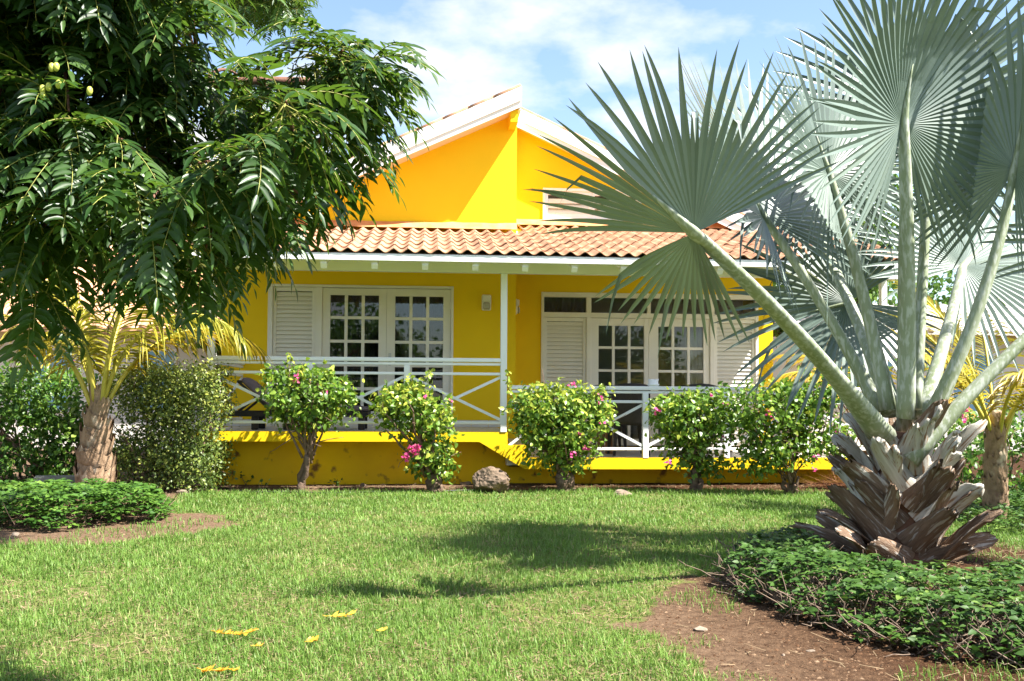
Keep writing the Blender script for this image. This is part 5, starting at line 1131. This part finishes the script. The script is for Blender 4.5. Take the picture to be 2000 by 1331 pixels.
# ================================================================== far houses and trees
M['pale'] = surf('pale_wall', (.74, .70, .64), (.68, .64, .58), .8, 2)
M['peach'] = surf('peach_tiles', (.70, .40, .25), (.60, .30, .17), .85, 8, .4, 20)
M['blue'] = surf('blue_paint', (.22, .42, .58), None, .6)
def villa2(label, x0, x1, y0, y1, zw, zt, wins, roofm, seed):
    root = empty('villa', ((x0+x1)/2, y0, 0), label, 'house', 'neighbouring villas'); w = MB(); w.box(x0, x1, y0, y1, -.1, zw); w.build('wall', M['pale'], root)
    yc = (y0+y1)/2; r = MB(); r.prismx([(y0-.6, zw-.1), (yc, zt), (y1+.6, zw-.1), (y1+.6, zw+.0), (yc, zt+.12), (y0-.6, zw+.0)], x0-.5, x1+.5); rf = r.build('roof', roofm, root)
    tl = MB(); sl_ = math.atan2(zt-zw+.1, yc-y0+.6); ln = (yc-y0+.6)/math.cos(sl_)
    nn = int((x1-x0+1)/.3)
    for i in range(nn):
        x = x0-.5+(i+.5)*(x1-x0+1)/nn; a = np.array([x, y0-.62, zw+.0]); e = np.array([x, yc, zt+.14]); tl.tube([a, e], .085, 6)
    tl.build('roof_ribs', roofm, rf, True)
    for (xa, xb, za, zb, m) in wins:
        f = MB(); f.bbox(xa-.06, xb+.06, y0-.04, y0-.003, za-.06, zb+.06, .005); wf = f.build('window', M['white'], root)
        MB().box(xa, xb, y0-.052, y0-.042, za, zb).build('pane', M[m], wf)
    return root
villa2('pale villa with peach tiled roof behind the coconut palm at left', -11.5, -4.6, 21, 27, 2.45, 4.6, [(-6.0, -5.3, .8, 2.0, 'blue'), (-8.2, -7.4, .8, 2.0, 'blue'), (-10.2, -9.4, .8, 2.0, 'blue')], M['peach'], 1)
villa2('pale villa glimpsed behind the silver palm at right', 8.2, 17, 21, 27, 2.6, 3.3, [(9.2, 10.0, .8, 2.1, 'blue'), (11.4, 12.3, .8, 2.1, 'blue'), (14, 14.8, .8, 2.1, 'blue')], M['pale'], 2)
TT_ = ovate(.36, .08, .12)
def tree(label, base, h, r, n, size, seed, group='trees beyond the villa', trunk=.12, squash=.75):
    rs = np.random.RandomState(seed); base = np.array(base, float); root = empty('tree', base, label, 'tree', group); fork = base+np.array([0, 0, h*.42]); mb = MB(); mb.tube(gnarl(rs, base-[0, 0, .1], fork, 8, .04), np.linspace(trunk, trunk*.65, 8), 9, wob=.08, rng=rs)
    blobs = []
    for i in range(9):
        d = sphere(rs, 1)[0]; c = base+np.array([0, 0, h-r*squash])+d*np.array([r*.62, r*.62, r*.45]); blobs.append((c, np.array([r*.5, r*.5, r*.38])*rs.uniform(.7, 1.15))); mb.tube(gnarl(rs, fork, c, 7, .05), np.linspace(trunk*.5, .015, 7), 6)
    mb.build('trunk', M['bark'], root, True); f, T = foliage('crown', blobs, n, size, M['treeleaf'], root, rs, TT_, shell=.6, core=.25, clump=size*1.2, young=.6)
    return root
def gx(px, Y): return float(at(px, 700, Y=Y)[0])
tree('light green tree behind the silver palm fan, right of the villa roof', (gx(1660, 22), 22, 0), 6.6, 2.3, 5200, .15, 91)
tree('round green tree beyond the right villa at the picture edge', (gx(1960, 26), 26, 0), 5.6, 2.3, 3600, .18, 92)
tree('green tree beyond the porch corner at left', (gx(425, 19), 19.5, 0), 3.6, 1.1, 2000, .12, 93)
tree('green tree behind the peach roofed villa', (gx(150, 30), 30, 0), 5.0, 2.2, 2600, .2, 94)
tree('yellowish tree beyond the right end of the porch', (gx(1560, 24), 24, 0), 4.6, 1.6, 2200, .15, 95)
# garden behind the viewer, mirrored in the panes
for i, (x, y, h, r) in enumerate(((-9.5, -15, 5.2, 2.8), (-3.5, -18, 6.0, 3.0), (3.0, -16, 4.6, 2.4), (9.5, -18, 5.5, 3.0), (-16, -16, 5.4, 3.0))):
    tree(('broad', 'tall', 'low', 'dense', 'wide')[i]+' dark tree mirrored in the door panes, standing behind the viewer', (x, y, 0), h, r, 2600, .26, 120+i, 'trees behind the viewer', .2)
